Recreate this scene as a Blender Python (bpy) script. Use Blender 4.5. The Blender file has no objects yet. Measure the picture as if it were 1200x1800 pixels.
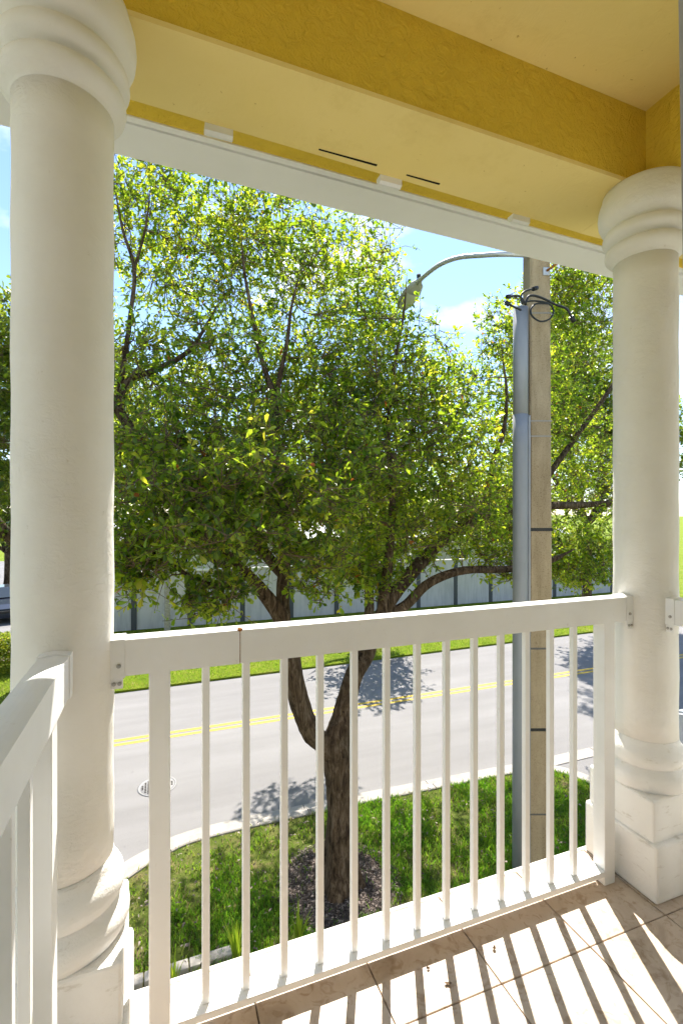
import bpy, bmesh, math, random
import numpy as np
from mathutils import Vector, Matrix, Quaternion

random.seed(7)
rng = np.random.default_rng(11)
S = bpy.context.scene
COL = S.collection
R = math.radians

# ------------------------------------------------------------------ camera
CAM_H = 1.39
cam_d = bpy.data.cameras.new('camera')
cam = bpy.data.objects.new('camera', cam_d)
COL.objects.link(cam)
cam.location = (0, 0, CAM_H)
cam.rotation_euler = (R(90), 0, R(-20.7))
cam_d.sensor_fit = 'VERTICAL'
cam_d.sensor_height = 36.0
cam_d.sensor_width = 24.0
cam_d.lens = 17.0
cam_d.clip_start = 0.02
cam_d.clip_end = 2500
S.camera = cam

# ------------------------------------------------------------------ world, sun, exposure
SUN_EL, SUN_AZ = R(53.5), R(25.8)            # azimuth from +Y towards +X
to_sun = Vector((math.sin(SUN_AZ) * math.cos(SUN_EL), math.cos(SUN_AZ) * math.cos(SUN_EL), math.sin(SUN_EL)))
W = bpy.data.worlds.new('World')
S.world = W
W.use_nodes = True
nt = W.node_tree
nt.nodes.clear()
n_out = nt.nodes.new('ShaderNodeOutputWorld')
n_bg = nt.nodes.new('ShaderNodeBackground')
n_sky = nt.nodes.new('ShaderNodeTexSky')
n_sky.sky_type = 'NISHITA'
n_sky.sun_disc = False
n_sky.sun_elevation = SUN_EL
n_sky.sun_rotation = SUN_AZ
n_sky.altitude = 5
n_sky.air_density = 1.0
n_sky.dust_density = 0.1
n_sky.ozone_density = 2.8
n_tc = nt.nodes.new('ShaderNodeTexCoord')
n_map = nt.nodes.new('ShaderNodeMapping')
n_map.inputs['Scale'].default_value = (1.0, 1.0, 1.9)
n_map.inputs['Location'].default_value = (0.35, 0.1, 0.22)
n_no = nt.nodes.new('ShaderNodeTexNoise')
n_no.inputs['Scale'].default_value = 3.2
n_no.inputs['Detail'].default_value = 7
n_no.inputs['Roughness'].default_value = 0.55
n_rp = nt.nodes.new('ShaderNodeValToRGB')
n_rp.color_ramp.elements[0].position = 0.52
n_rp.color_ramp.elements[1].position = 0.70
n_mx = nt.nodes.new('ShaderNodeMix')
n_mx.data_type = 'RGBA'
n_mx.inputs['B'].default_value = (6.0, 6.2, 6.6, 1)
nt.links.new(n_tc.outputs['Generated'], n_map.inputs['Vector'])
nt.links.new(n_map.outputs['Vector'], n_no.inputs['Vector'])
nt.links.new(n_no.outputs['Fac'], n_rp.inputs['Fac'])
nt.links.new(n_rp.outputs['Color'], n_mx.inputs['Factor'])
nt.links.new(n_sky.outputs['Color'], n_mx.inputs['A'])
nt.links.new(n_mx.outputs['Result'], n_bg.inputs['Color'])
nt.links.new(n_bg.outputs['Background'], n_out.inputs['Surface'])
n_bg.inputs['Strength'].default_value = 0.096

sun_d = bpy.data.lights.new('sun', 'SUN')
sun_d.energy = 4.2
sun_d.angle = R(0.53)
sun_d.color = (1.0, 0.95, 0.87)
sun = bpy.data.objects.new('sun', sun_d)
COL.objects.link(sun)
sun.rotation_euler = to_sun.to_track_quat('Z', 'Y').to_euler()
sun.location = (4, 8, 12)

S.view_settings.view_transform = 'Standard'
S.view_settings.look = 'None'
S.view_settings.exposure = 1.62
S.view_settings.gamma = 1.0
S.view_settings.use_curve_mapping = False
S.render.engine = 'CYCLES'
S.cycles.use_denoising = True
S.cycles.max_bounces = 5
S.cycles.diffuse_bounces = 4
S.cycles.glossy_bounces = 2
S.cycles.transmission_bounces = 4
S.cycles.use_adaptive_sampling = True
S.cycles.adaptive_threshold = 0.03
S.cycles.caustics_reflective = False
S.cycles.caustics_refractive = False

# ------------------------------------------------------------------ picture maths (only to read off real positions)
F, YAW = 850.0, R(20.7)
def ray(x, y):
    a = (x - 600) / F; b = -(y - 900) / F
    return np.array([math.sin(YAW) + a * math.cos(YAW), math.cos(YAW) - a * math.sin(YAW), b])
def atY(x, y, Y):
    r = ray(x, y)
    return np.array([0, 0, CAM_H]) + r * (Y / r[1])

# ------------------------------------------------------------------ helpers
def tag(o, label=None, cat=None, group=None, kind=None):
    if label: o['label'] = label
    if cat: o['category'] = cat
    if group: o['group'] = group
    if kind: o['kind'] = kind
    return o

def empty(name, loc=(0, 0, 0), rz=0.0):
    o = bpy.data.objects.new(name, None)
    COL.objects.link(o)
    o.location = loc
    o.rotation_euler = (0, 0, rz)
    o.empty_display_size = 0.1
    return o

def link_mesh(name, me, mat, parent=None, loc=None, rot=None):
    o = bpy.data.objects.new(name, me)
    if mat is not None and len(me.materials) == 0:
        me.materials.append(mat)
    COL.objects.link(o)
    if parent: o.parent = parent
    if loc is not None: o.location = loc
    if rot is not None: o.rotation_euler = rot
    return o

def np_mesh(name, V, T, rnd=None, smooth=False):
    """all-triangle mesh from numpy arrays"""
    me = bpy.data.meshes.new(name)
    V = np.ascontiguousarray(V, dtype=np.float32); T = np.ascontiguousarray(T, dtype=np.int32)
    me.vertices.add(len(V)); me.vertices.foreach_set('co', V.ravel())
    me.loops.add(T.size); me.loops.foreach_set('vertex_index', T.ravel())
    me.polygons.add(len(T))
    me.polygons.foreach_set('loop_start', np.arange(0, T.size, 3, dtype=np.int32))
    try:
        me.polygons.foreach_set('loop_total', np.full(len(T), 3, dtype=np.int32))
    except Exception:
        pass
    if smooth:
        me.polygons.foreach_set('use_smooth', np.ones(len(T), dtype=bool))
    me.update(calc_edges=True)
    if rnd is not None:
        a = me.attributes.new('rnd', 'FLOAT', 'POINT')
        a.data.foreach_set('value', np.ascontiguousarray(rnd, dtype=np.float32))
    return me

class MB:
    def __init__(self):
        self.bm = bmesh.new()
    def box(self, lo, hi, bevel=0.0, seg=1, mat=None):
        lo = Vector(lo); hi = Vector(hi)
        r = bmesh.ops.create_cube(self.bm, size=1.0)
        vs = r['verts']
        c = (lo + hi) / 2; s = hi - lo
        for v in vs:
            v.co = Vector((c.x + v.co.x * s.x, c.y + v.co.y * s.y, c.z + v.co.z * s.z))
        if bevel > 0:
            es = list({e for v in vs for e in v.link_edges})
            bmesh.ops.bevel(self.bm, geom=es, offset=bevel, segments=seg, profile=0.5, affect='EDGES')
        return self
    def prism(self, pts, axis, a, b, smooth=False):
        """extrude closed 2-D outline along axis ('x','y','z') from a to b"""
        def mk(p, t):
            return {'x': (t, p[0], p[1]), 'y': (p[0], t, p[1]), 'z': (p[0], p[1], t)}[axis]
        A = [self.bm.verts.new(mk(p, a)) for p in pts]
        B = [self.bm.verts.new(mk(p, b)) for p in pts]
        n = len(pts)
        self.bm.faces.new(A[::-1]); self.bm.faces.new(B)
        for i in range(n):
            f = self.bm.faces.new((A[i], A[(i + 1) % n], B[(i + 1) % n], B[i]))
            f.smooth = smooth
        return self
    def lathe(self, prof, n=64, centre=(0, 0), smooth=True, cap=True):
        rings = []
        for z, r in prof:
            rings.append([self.bm.verts.new((centre[0] + r * math.cos(2 * math.pi * i / n), centre[1] + r * math.sin(2 * math.pi * i / n), z)) for i in range(n)])
        for a, b in zip(rings[:-1], rings[1:]):
            for i in range(n):
                f = self.bm.faces.new((a[i], a[(i + 1) % n], b[(i + 1) % n], b[i]))
                f.smooth = smooth
        if cap:
            self.bm.faces.new(rings[0][::-1]); self.bm.faces.new(rings[-1])
        return self
    def tube(self, pts, radii, n=8, cap=True):
        pts = [Vector(p) for p in pts]
        if not hasattr(radii, '__len__'): radii = [radii] * len(pts)
        t = (pts[1] - pts[0]).normalized()
        u = t.orthogonal().normalized()
        rings = []
        for i, p in enumerate(pts):
            t2 = (pts[min(i + 1, len(pts) - 1)] - pts[max(i - 1, 0)]).normalized()
            u = (u - t2 * u.dot(t2)).normalized()
            w = t2.cross(u)
            rings.append([self.bm.verts.new(p + (u * math.cos(2 * math.pi * k / n) + w * math.sin(2 * math.pi * k / n)) * radii[i]) for k in range(n)])
        for a, b in zip(rings[:-1], rings[1:]):
            for k in range(n):
                f = self.bm.faces.new((a[k], a[(k + 1) % n], b[(k + 1) % n], b[k])); f.smooth = True
        if cap:
            self.bm.faces.new(rings[0][::-1]); self.bm.faces.new(rings[-1])
        return self
    def mesh(self, name):
        bmesh.ops.recalc_face_normals(self.bm, faces=self.bm.faces[:])
        me = bpy.data.meshes.new(name)
        self.bm.to_mesh(me); self.bm.free()
        return me
    def build(self, name, mat, parent=None, loc=None, rot=None):
        return link_mesh(name, self.mesh(name), mat, parent, loc, rot)

def catmull(pts, per=6):
    P = [np.array(p, float) for p in pts]
    P = [2 * P[0] - P[1]] + P + [2 * P[-1] - P[-2]]
    out = []
    for i in range(1, len(P) - 2):
        for k in range(per):
            t = k / per
            out.append(0.5 * ((2 * P[i]) + (-P[i-1] + P[i+1]) * t + (2*P[i-1] - 5*P[i] + 4*P[i+1] - P[i+2]) * t*t + (-P[i-1] + 3*P[i] - 3*P[i+1] + P[i+2]) * t**3))
    out.append(P[-2])
    return out

# ------------------------------------------------------------------ materials
class NM:
    """tiny node-material builder"""
    def __init__(self, name, base=(.5, .5, .5), rough=.6, spec=.5, metal=0.0):
        self.m = bpy.data.materials.new(name); self.m.use_nodes = True
        self.t = self.m.node_tree; self.b = self.t.nodes['Principled BSDF']
        self.b.inputs['Base Color'].default_value = (*base, 1)
        self.b.inputs['Roughness'].default_value = rough
        self.b.inputs['Specular IOR Level'].default_value = spec
        self.b.inputs['Metallic'].default_value = metal
        self.out = self.t.nodes['Material Output']
        self.co = None
    def n(self, typ, **kw):
        nd = self.t.nodes.new(typ)
        for k, v in kw.items():
            if k in nd.inputs: nd.inputs[k].default_value = v
            else: setattr(nd, k, v)
        return nd
    def l(self, a, b): self.t.links.new(a, b)
    def coord(self, which='Object', scale=None):
        tc = self.n('ShaderNodeTexCoord')
        if scale is None: return tc.outputs[which]
        mp = self.n('ShaderNodeMapping'); mp.inputs['Scale'].default_value = scale
        self.l(tc.outputs[which], mp.inputs['Vector'])
        return mp.outputs['Vector']
    def world(self, scale=None):
        g = self.n('ShaderNodeNewGeometry')
        if scale is None: return g.outputs['Position']
        mp = self.n('ShaderNodeMapping'); mp.inputs['Scale'].default_value = scale
        self.l(g.outputs['Position'], mp.inputs['Vector'])
        return mp.outputs['Vector']
    def noise(self, vec, scale, detail=4, rough=.55, dist=0.0):
        nd = self.n('ShaderNodeTexNoise', Scale=scale, Detail=detail, Roughness=rough, Distortion=dist)
        self.l(vec, nd.inputs['Vector'])
        return nd.outputs['Fac']
    def ramp(self, fac, stops):
        nd = self.n('ShaderNodeValToRGB')
        els = nd.color_ramp.elements
        while len(els) < len(stops): els.new(0.5)
        for e, (p, c) in zip(els, stops):
            e.position = p; e.color = (*c, 1) if len(c) == 3 else c
        self.l(fac, nd.inputs['Fac'])
        return nd.outputs['Color']
    def mix(self, fac, a, b, blend='MIX'):
        nd = self.n('ShaderNodeMix', data_type='RGBA', blend_type=blend)
        for key, v in (('Factor', fac), ('A', a), ('B', b)):
            if isinstance(v, (int, float)): nd.inputs[key].default_value = v
            elif isinstance(v, tuple): nd.inputs[key].default_value = (*v, 1)
            else: self.l(v, nd.inputs[key])
        return nd.outputs['Result']
    def math(self, op, a, b=0.0):
        nd = self.n('ShaderNodeMath', operation=op)
        for i, v in enumerate((a, b)):
            if isinstance(v, (int, float)): nd.inputs[i].default_value = v
            else: self.l(v, nd.inputs[i])
        return nd.outputs[0]
    def color(self, c): self.l(c, self.b.inputs['Base Color']); return self
    def rough(self, c): self.l(c, self.b.inputs['Roughness']); return self
    def bump(self, h, strength=.3, dist=.01):
        nd = self.n('ShaderNodeBump', Strength=strength, Distance=dist)
        self.l(h, nd.inputs['Height']); self.l(nd.outputs['Normal'], self.b.inputs['Normal'])
        return self

M = {}
# white painted stucco of the columns
x = NM('white_stucco', (.80, .775, .73), .75, .25)
v = x.world()
st = x.ramp(x.noise(v, 5, 5, .65), [(.35, (.78, .745, .685)), (.62, (.82, .79, .74))])
sp = x.ramp(x.noise(v, 38, 3, .7), [(.70, (1, 1, 1)), (.80, (.80, .77, .70))])
x.color(x.mix(1.0, st, sp, 'MULTIPLY'))
patch = x.ramp(x.noise(v, 4.5, 3, .5), [(.45, (.12, .12, .12)), (.68, (1, 1, 1))])
h = x.math('ADD', x.math('MULTIPLY', x.math('MULTIPLY', x.noise(x.world((1, 1, 1.6)), 40, 5, .6, .8), patch), .9), x.math('MULTIPLY', x.noise(v, 9, 4, .5), .6))
x.bump(h, .6, .008); M['stucco'] = x.m

# column foot: same paint with mildew stains
x = NM('weathered_white_stucco', (.8, .78, .74), .8, .2)
v = x.world()
st = x.ramp(x.noise(v, 5, 5, .65), [(.35, (.78, .755, .715)), (.62, (.82, .80, .765))])
vs = x.world((9, 9, 30))
sp = x.ramp(x.noise(vs, 1.3, 6, .7), [(.59, (1, 1, 1)), (.68, (.76, .73, .68)), (.80, (.45, .42, .37))])
x.color(x.mix(.8, st, sp, 'MULTIPLY'))
h = x.math('ADD', x.math('MULTIPLY', x.noise(v, 30, 5, .6), .7), x.math('MULTIPLY', x.noise(v, 190, 3, .6), .3))
x.bump(h, .6, .006); M['stucco_foot'] = x.m

# white powder-coated aluminium
x = NM('white_aluminium', (.83, .82, .80), .38, .5)
v = x.world()
x.color(x.ramp(x.noise(v, 7, 4, .6), [(.3, (.82, .81, .795)), (.7, (.87, .865, .855))]))
base_c = x.b.inputs['Base Color'].links[0].from_socket
grime = x.ramp(x.noise(x.world((1, 1, .6)), 60, 4, .7), [(.66, (1, 1, 1)), (.78, (.78, .74, .68))])
x.color(x.mix(.8, base_c, grime, 'MULTIPLY'))
x.rough(x.math('ADD', x.math('MULTIPLY', x.noise(v, 30, 3), .2), .30)); x.bump(x.noise(v, 70, 3), .15, .002); M['alu'] = x.m

x = NM('screw_steel', (.45, .43, .40), .4, .5, .8); M['screw'] = x.m
x = NM('rust', (.30, .13, .04), .9, .1)
x.color(x.ramp(x.noise(x.world(), 180, 4), [(.35, (.17, .06, .02)), (.65, (.45, .22, .07))])); M['rust'] = x.m

# yellow ceiling paint
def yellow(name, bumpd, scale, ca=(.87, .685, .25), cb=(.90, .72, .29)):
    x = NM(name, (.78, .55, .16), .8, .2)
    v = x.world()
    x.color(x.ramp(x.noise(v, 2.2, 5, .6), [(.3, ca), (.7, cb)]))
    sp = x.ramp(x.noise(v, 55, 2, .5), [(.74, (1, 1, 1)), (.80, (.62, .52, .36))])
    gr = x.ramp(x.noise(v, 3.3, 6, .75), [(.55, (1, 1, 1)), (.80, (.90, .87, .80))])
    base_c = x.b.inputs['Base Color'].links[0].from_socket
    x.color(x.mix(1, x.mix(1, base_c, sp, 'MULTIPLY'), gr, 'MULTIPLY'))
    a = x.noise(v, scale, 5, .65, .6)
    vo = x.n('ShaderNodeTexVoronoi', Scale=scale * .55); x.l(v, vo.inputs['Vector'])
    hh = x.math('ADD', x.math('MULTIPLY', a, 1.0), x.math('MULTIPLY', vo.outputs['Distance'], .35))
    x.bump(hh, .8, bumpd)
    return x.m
M['yellow_smooth'] = yellow('yellow_smooth_paint', .0035, 14)
M['yellow_rough_shaded'] = yellow('yellow_rough_stucco_shaded', .022, 26, (.73, .495, .045), (.78, .545, .065))  # rougher copy of the ceiling yellow, shade put into its darker colour
x = NM('white_trim', (.80, .785, .755), .6, .3)
x.color(x.ramp(x.noise(x.world(), 4, 4), [(.3, (.83, .82, .80)), (.7, (.87, .86, .84))])); M['trim'] = x.m
x = NM('dark_gap', (.02, .016, .01), .9, .1); M['gap'] = x.m
x = NM('grey_door_paint', (.34, .31, .285), .55, .35)
x.color(x.ramp(x.noise(x.world(), 9, 3), [(.3, (.32, .29, .265)), (.7, (.36, .33, .305))])); M['door'] = x.m

# travertine-look floor tile
x = NM('beige_tile', (.52, .42, .33), .5, .4)
oi = x.n('ShaderNodeObjectInfo')
v = x.world()
c1 = x.ramp(x.noise(v, 6, 7, .62, .8), [(.30, (.39, .30, .22)), (.47, (.53, .425, .33)), (.70, (.61, .515, .425))])
c2 = x.ramp(x.noise(v, 26, 4, .6, 1.2), [(.52, (1, 1, 1)), (.66, (.74, .67, .59))])
c3 = x.ramp(x.noise(v, 60, 3, .6), [(.72, (1, 1, 1)), (.79, (.42, .33, .26))])
cc = x.mix(1, x.mix(1, c1, c2, 'MULTIPLY'), c3, 'MULTIPLY')
tone = x.ramp(oi.outputs['Random'], [(0, (.90, .89, .88)), (1, (1, 1, 1))])
x.color(x.mix(1, cc, tone, 'MULTIPLY'))
x.rough(x.math('ADD', x.math('MULTIPLY', x.noise(v, 18, 4), .3), .35))
x.bump(x.noise(v, 45, 5, .65), .35, .002); M['tile'] = x.m
x = NM('dirty_grout', (.10, .075, .055), .95, .1); M['grout'] = x.m

# asphalt
x = NM('faded_asphalt', (.2, .195, .19), .85, .2)
v = x.world()
c1 = x.ramp(x.noise(x.world((.35, 1.2, 1)), .6, 6, .6), [(.3, (.205, .196, .192)), (.7, (.245, .236, .231))])
c2 = x.ramp(x.noise(v, 160, 2, .6), [(.3, (.78, .78, .78)), (.7, (1.1, 1.1, 1.1))])
c3 = x.ramp(x.noise(v, 9, 5, .7), [(.62, (1, 1, 1)), (.74, (.80, .80, .81))])
c5 = x.ramp(x.noise(x.world((.12, 1.6, 1)), 1.0, 5, .6), [(.35, (.90, .895, .89)), (.65, (1.04, 1.04, 1.04))])
x.color(x.mix(1, x.mix(1, x.mix(1, c1, c2, 'MULTIPLY'), c3, 'MULTIPLY'), c5, 'MULTIPLY'))
x.bump(x.noise(v, 170, 3, .7), .5, .006); M['asphalt'] = x.m

x = NM('road_yellow', (.72, .50, .06), .7, .3)
v = x.world()
x.color(x.ramp(x.noise(v, 28, 5, .7), [(.32, (.34, .28, .17)), (.42, (.56, .37, .035)), (.8, (.62, .42, .045))])); M['yline'] = x.m

x = NM('pale_concrete', (.5, .47, .43), .85, .2)
v = x.world()
c1 = x.ramp(x.noise(v, 3, 7, .68), [(.3, (.27, .245, .215)), (.7, (.40, .37, .335))])
c2 = x.ramp(x.noise(v, 40, 4, .65), [(.58, (1, 1, 1)), (.75, (.70, .67, .63))])
x.color(x.mix(1, c1, c2, 'MULTIPLY'))
x.bump(x.noise(v, 90, 4, .7), .5, .005); M['concrete'] = x.m

x = NM('pole_concrete', (.46, .39, .29), .85, .2)
v = x.world((1, 1, .25))
c1 = x.ramp(x.noise(v, 6, 6, .65), [(.3, (.28, .21, .125)), (.7, (.43, .335, .215))])
c2 = x.ramp(x.noise(x.world(), 70, 3, .6), [(.52, (1, 1, 1)), (.70, (.66, .62, .56))])
x.color(x.mix(1, c1, c2, 'MULTIPLY'))
x.bump(x.noise(x.world(), 120, 4, .7), .5, .004); M['polecon'] = x.m
x = NM('grey_plastic_conduit', (.27, .29, .32), .45, .45)
x.color(x.ramp(x.noise(x.world((1, 1, .3)), 5, 4), [(.3, (.235, .245, .265)), (.7, (.285, .295, .315))])); M['conduit'] = x.m
x = NM('galvanised_steel', (.50, .51, .52), .45, .5, .5); M['galv'] = x.m
x = NM('black_rubber', (.015, .015, .016), .5, .4); M['black'] = x.m
x = NM('dull_metal_band', (.30, .28, .25), .6, .3); M['dull'] = x.m
x = NM('dull_strap', (.12, .11, .10), .6, .3); M['charcoal_strap'] = x.m
x = NM('lamp_grey', (.36, .38, .36), .45, .5); M['lampgrey'] = x.m
x = NM('lamp_lens', (.55, .58, .52), .25, .5); M['lens'] = x.m
x = NM('iron_cover', (.16, .155, .155), .6, .4, .2)
x.color(x.ramp(x.noise(x.world(), 50, 4), [(.3, (.17, .165, .16)), (.7, (.25, .245, .24))])); M['iron'] = x.m

x = NM('worn_cover', (.24, .23, .225), .6, .3)
x.color(x.ramp(x.noise(x.world(), 40, 4), [(.3, (.20, .19, .185)), (.7, (.29, .28, .275))])); M['cover'] = x.m
# bark
x = NM('oak_bark', (.13, .095, .065), .95, .1)
vv = x.world((1, 1, .22))
c1 = x.ramp(x.noise(vv, 17, 6, .72, .6), [(.34, (.03, .02, .013)), (.50, (.13, .092, .06)), (.68, (.27, .21, .15))])
c2 = x.ramp(x.noise(x.world(), 3.5, 4, .6), [(.35, (.75, .72, .68)), (.7, (1.05, 1.0, .95))])
x.color(x.mix(1, c1, c2, 'MULTIPLY'))
x.bump(x.noise(vv, 17, 6, .72, .6), 1.0, .10); M['bark'] = x.m
x = NM('twig_bark', (.15, .105, .065), .9, .1); M['twig'] = x.m
x = NM('palm_bark', (.34, .31, .27), .9, .1)
x.color(x.ramp(x.noise(x.world((1, 1, 5)), 9, 5, .7), [(.3, (.22, .195, .165)), (.7, (.44, .41, .37))])); M['palmbark'] = x.m

# leaves: thin, lets the sun through
def leafmat(name, stops_r, stops_t, gloss=.42, trans=.5, spec=.45):
    x = NM(name, (.1, .2, .03), gloss, spec)
    at = x.n('ShaderNodeAttribute', attribute_name='rnd')
    x.color(x.ramp(at.outputs['Fac'], stops_r))
    tr = x.n('ShaderNodeBsdfTranslucent')
    x.l(x.ramp(at.outputs['Fac'], stops_t), tr.inputs['Color'])
    mx = x.n('ShaderNodeMixShader'); mx.inputs['Fac'].default_value = trans
    x.l(x.b.outputs['BSDF'], mx.inputs[1]); x.l(tr.outputs['BSDF'], mx.inputs[2])
    x.l(mx.outputs['Shader'], x.out.inputs['Surface'])
    return x.m
M['leaf'] = leafmat('oak_leaf',
    [(0, (.028, .058, .010)), (.45, (.066, .115, .017)), (.85, (.15, .195, .024)), (.985, (.20, .20, .03)), (.99, (.30, .09, .02))],
    [(0, (.15, .27, .014)), (.45, (.46, .66, .024)), (.85, (.82, .90, .04)), (.985, (.90, .82, .05)), (.99, (.6, .18, .03))], .28, .56)
M['leaf_far'] = leafmat('tree_leaf',
    [(0, (.025, .05, .01)), (.6, (.06, .10, .016)), (1, (.13, .17, .03))],
    [(0, (.18, .28, .02)), (.6, (.42, .54, .03)), (1, (.66, .70, .04))], .36, .48)
M['hedge_leaf'] = leafmat('hedge_leaf',
    [(0, (.09, .15, .015)), (.9, (.22, .26, .02)), (1, (.30, .2, .03))],
    [(0, (.3, .45, .03)), (.9, (.6, .62, .04)), (1, (.6, .4, .05))], .5, .4)
M['grass'] = leafmat('lawn_grass',
    [(0, (.05, .12, .012)), (.6, (.09, .17, .016)), (.88, (.16, .20, .03)), (1, (.36, .30, .14))],
    [(0, (.17, .42, .02)), (.6, (.30, .52, .025)), (.88, (.45, .52, .05)), (1, (.42, .36, .16))], .5, .45, .3)
M['blade'] = leafmat('ornamental_blade',
    [(0, (.09, .16, .02)), (1, (.22, .27, .03))],
    [(0, (.35, .55, .03)), (1, (.7, .75, .05))], .45, .45, .3)

x = NM('lawn_soil', (.09, .07, .04), .95, .05)
v = x.world()
x.color(x.ramp(x.noise(v, 3.2, 7, .7), [(.30, (.06, .095, .016)), (.52, (.10, .125, .025)), (.66, (.20, .16, .075)), (.8, (.25, .19, .10))]))
x.bump(x.noise(v, 60, 4, .7), .9, .03); M['soil'] = x.m
x = NM('far_turf', (.16, .22, .02), .9, .1)
v = x.world()
c1 = x.ramp(x.noise(v, 1.1, 6, .65), [(.30, (.13, .20, .014)), (.55, (.20, .26, .018)), (.75, (.30, .29, .06))])
c2 = x.ramp(x.noise(v, 45, 4, .7), [(.3, (.6, .62, .55)), (.7, (1.15, 1.12, 1.1))])
x.color(x.mix(1, c1, c2, 'MULTIPLY'))
x.bump(x.noise(v, 60, 4, .7), 1.0, .05); M['turf'] = x.m
x = NM('mulch_soil', (.10, .08, .065), .95, .05)
x.color(x.ramp(x.noise(x.world(), 45, 5, .7), [(.3, (.06, .045, .036)), (.7, (.20, .16, .13))]))
x.bump(x.noise(x.world(), 60, 5, .7), 1.0, .03); M['mulchsoil'] = x.m
x = NM('mulch_chip', (.16, .12, .09), .9, .1)
at = x.n('ShaderNodeAttribute', attribute_name='rnd')
x.color(x.ramp(at.outputs['Fac'], [(0, (.035, .027, .024)), (.6, (.10, .08, .07)), (.9, (.24, .195, .165)), (1, (.38, .31, .26))])); M['chip'] = x.m

# across the street
x = NM('white_wall_panel', (.62, .62, .63), .8, .2)
x.color(x.ramp(x.noise(x.world((1, 1, .4)), 1.2, 5), [(.3, (.47, .455, .47)), (.7, (.55, .535, .55))]))
base_c = x.b.inputs['Base Color'].links[0].from_socket
x.color(x.mix(1, base_c, x.ramp(x.noise(x.world((2.2, 2.2, .25)), 2.5, 6, .7), [(.45, (1, 1, 1)), (.75, (.72, .72, .73))]), 'MULTIPLY')); M['panel'] = x.m
x = NM('charcoal_post', (.07, .075, .085), .6, .3); M['charcoal'] = x.m
x = NM('white_metal_roof', (.75, .75, .74), .5, .4)
x.color(x.ramp(x.noise(x.world((1, .1, 1)), 2, 5), [(.3, (.70, .70, .69)), (.7, (.78, .78, .77))])); M['roofwhite'] = x.m
x = NM('pale_render', (.66, .64, .60), .8, .2); M['render'] = x.m
x = NM('dark_window_glass', (.03, .04, .05), .08, .6); M['glass'] = x.m
x = NM('dry_brown_leaf', (.13, .085, .05), .8, .2); M['dryleaf'] = x.m
def carpaint(name, c):
    x = NM(name, c, .28, .5); x.b.inputs['Coat Weight'].default_value = .6; return x.m
M['car_dark'] = carpaint('dark_blue_car_paint', (.015, .02, .035))
M['car_white'] = carpaint('white_car_paint', (.75, .75, .75))
M['car_silver'] = carpaint('silver_car_paint', (.45, .46, .47))
x = NM('tyre_rubber', (.018, .018, .018), .85, .2); M['tyre'] = x.m
x = NM('headlight_glass', (.75, .76, .78), .12, .6); M['hlight'] = x.m
x = NM('tail_red', (.4, .02, .02), .2, .5); M['tail'] = x.m

# ------------------------------------------------------------------ levels
GZ = -3.80          # road surface
LZ = -3.70          # lawn
XL, XR, YC, CR = -0.217, 1.790, 1.36, 0.1105     # columns
CEIL = 2.95
BEAM = 2.66

# ------------------------------------------------------------------ ground, road
me = MB().box((-600, -400, GZ - .6), (600, 900, GZ - .03)).mesh('ground')
tag(link_mesh('ground', me, M['turf']), 'flat open ground around the houses', 'ground', kind='structure')

road = MB()
vsx = [-160, 160]
a = 15.22; k = .0337
road.bm.faces.new([road.bm.verts.new(p) for p in ((-160, 7.2, GZ), (160, 7.2, GZ), (160, 15.75, GZ), (-160, 15.75, GZ))])
road = road.build('road', M['asphalt'])
tag(road, 'light grey asphalt road with double yellow line', 'road', kind='structure')
for yy in (11.84, 12.06):
    m = MB()
    m.bm.faces.new([m.bm.verts.new(p) for p in ((-160, yy - .055, GZ + .004), (160, yy - .055, GZ + .004), (160, yy + .055, GZ + .004), (-160, yy + .055, GZ + .004))])
    m.build('centre_line', M['yline'], road)
for nm, lab, x0, x1 in (('driveway', 'asphalt driveway at the left end of the lawn', -5.0, -.3), ('driveway', 'asphalt driveway at the right end of the lawn', 6.8, 15.5)):
    m = MB()
    m.bm.faces.new([m.bm.verts.new(p) for p in ((x0, -6, GZ - .006), (x1, -6, GZ - .006), (x1, 7.6, GZ - .006), (x0, 7.6, GZ - .006))])
    tag(m.build(nm, M['asphalt']), lab, 'driveway', kind='structure')
# pale parking court across the street on the left
m = MB()
m.bm.faces.new([m.bm.verts.new(p) for p in ((-60, 22.0, GZ + .02), (-4.6, 22.0, GZ + .02), (-4.6, 60, GZ + .02), (-60, 60, GZ + .02))])
tag(m.build('parking_court', M['asphalt']), 'pale grey parking court across the street', 'parking lot', kind='structure')

# near lawn
KP = [(-1.9, 1.6), (-1.9, 5.0), (-1.68, 6.4), (-1.2, 7.2), (-.6, 7.70), (-.15, 7.98), (.62, 8.22), (2.68, 8.22), (4.8, 8.13), (6.7, 8.03), (7.35, 7.84), (7.75, 7.45), (7.98, 6.8), (8.1, 5.6), (8.15, 1.6)]
KS = [np.array((p[0], p[1])) for p in catmull([(p[0], p[1], 0) for p in KP], 10)]
def resample(P, step):
    d = np.r_[0, np.cumsum([np.linalg.norm(P[i+1] - P[i]) for i in range(len(P) - 1)])]
    n = int(d[-1] / step)
    s = np.linspace(0, d[-1], n + 1)
    A = np.array(P)
    return np.c_[np.interp(s, d, A[:, 0]), np.interp(s, d, A[:, 1])]
KS = resample(KS, .15)
def inward(P):
    T = np.gradient(P, axis=0); T /= np.linalg.norm(T, axis=1)[:, None]
    return np.c_[T[:, 1], -T[:, 0]]            # to the right of travel: into the lawn
KN = inward(KS)
lawn_edge = KS + KN * .40
m = MB()
m.bm.faces.new([m.bm.verts.new((p[0], p[1], LZ - .015)) for p in lawn_edge[::-1]])
lawn = m.build('lawn_soil', M['soil'])
tag(lawn, 'patchy lawn ground around the tree', 'lawn', kind='structure')

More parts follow.
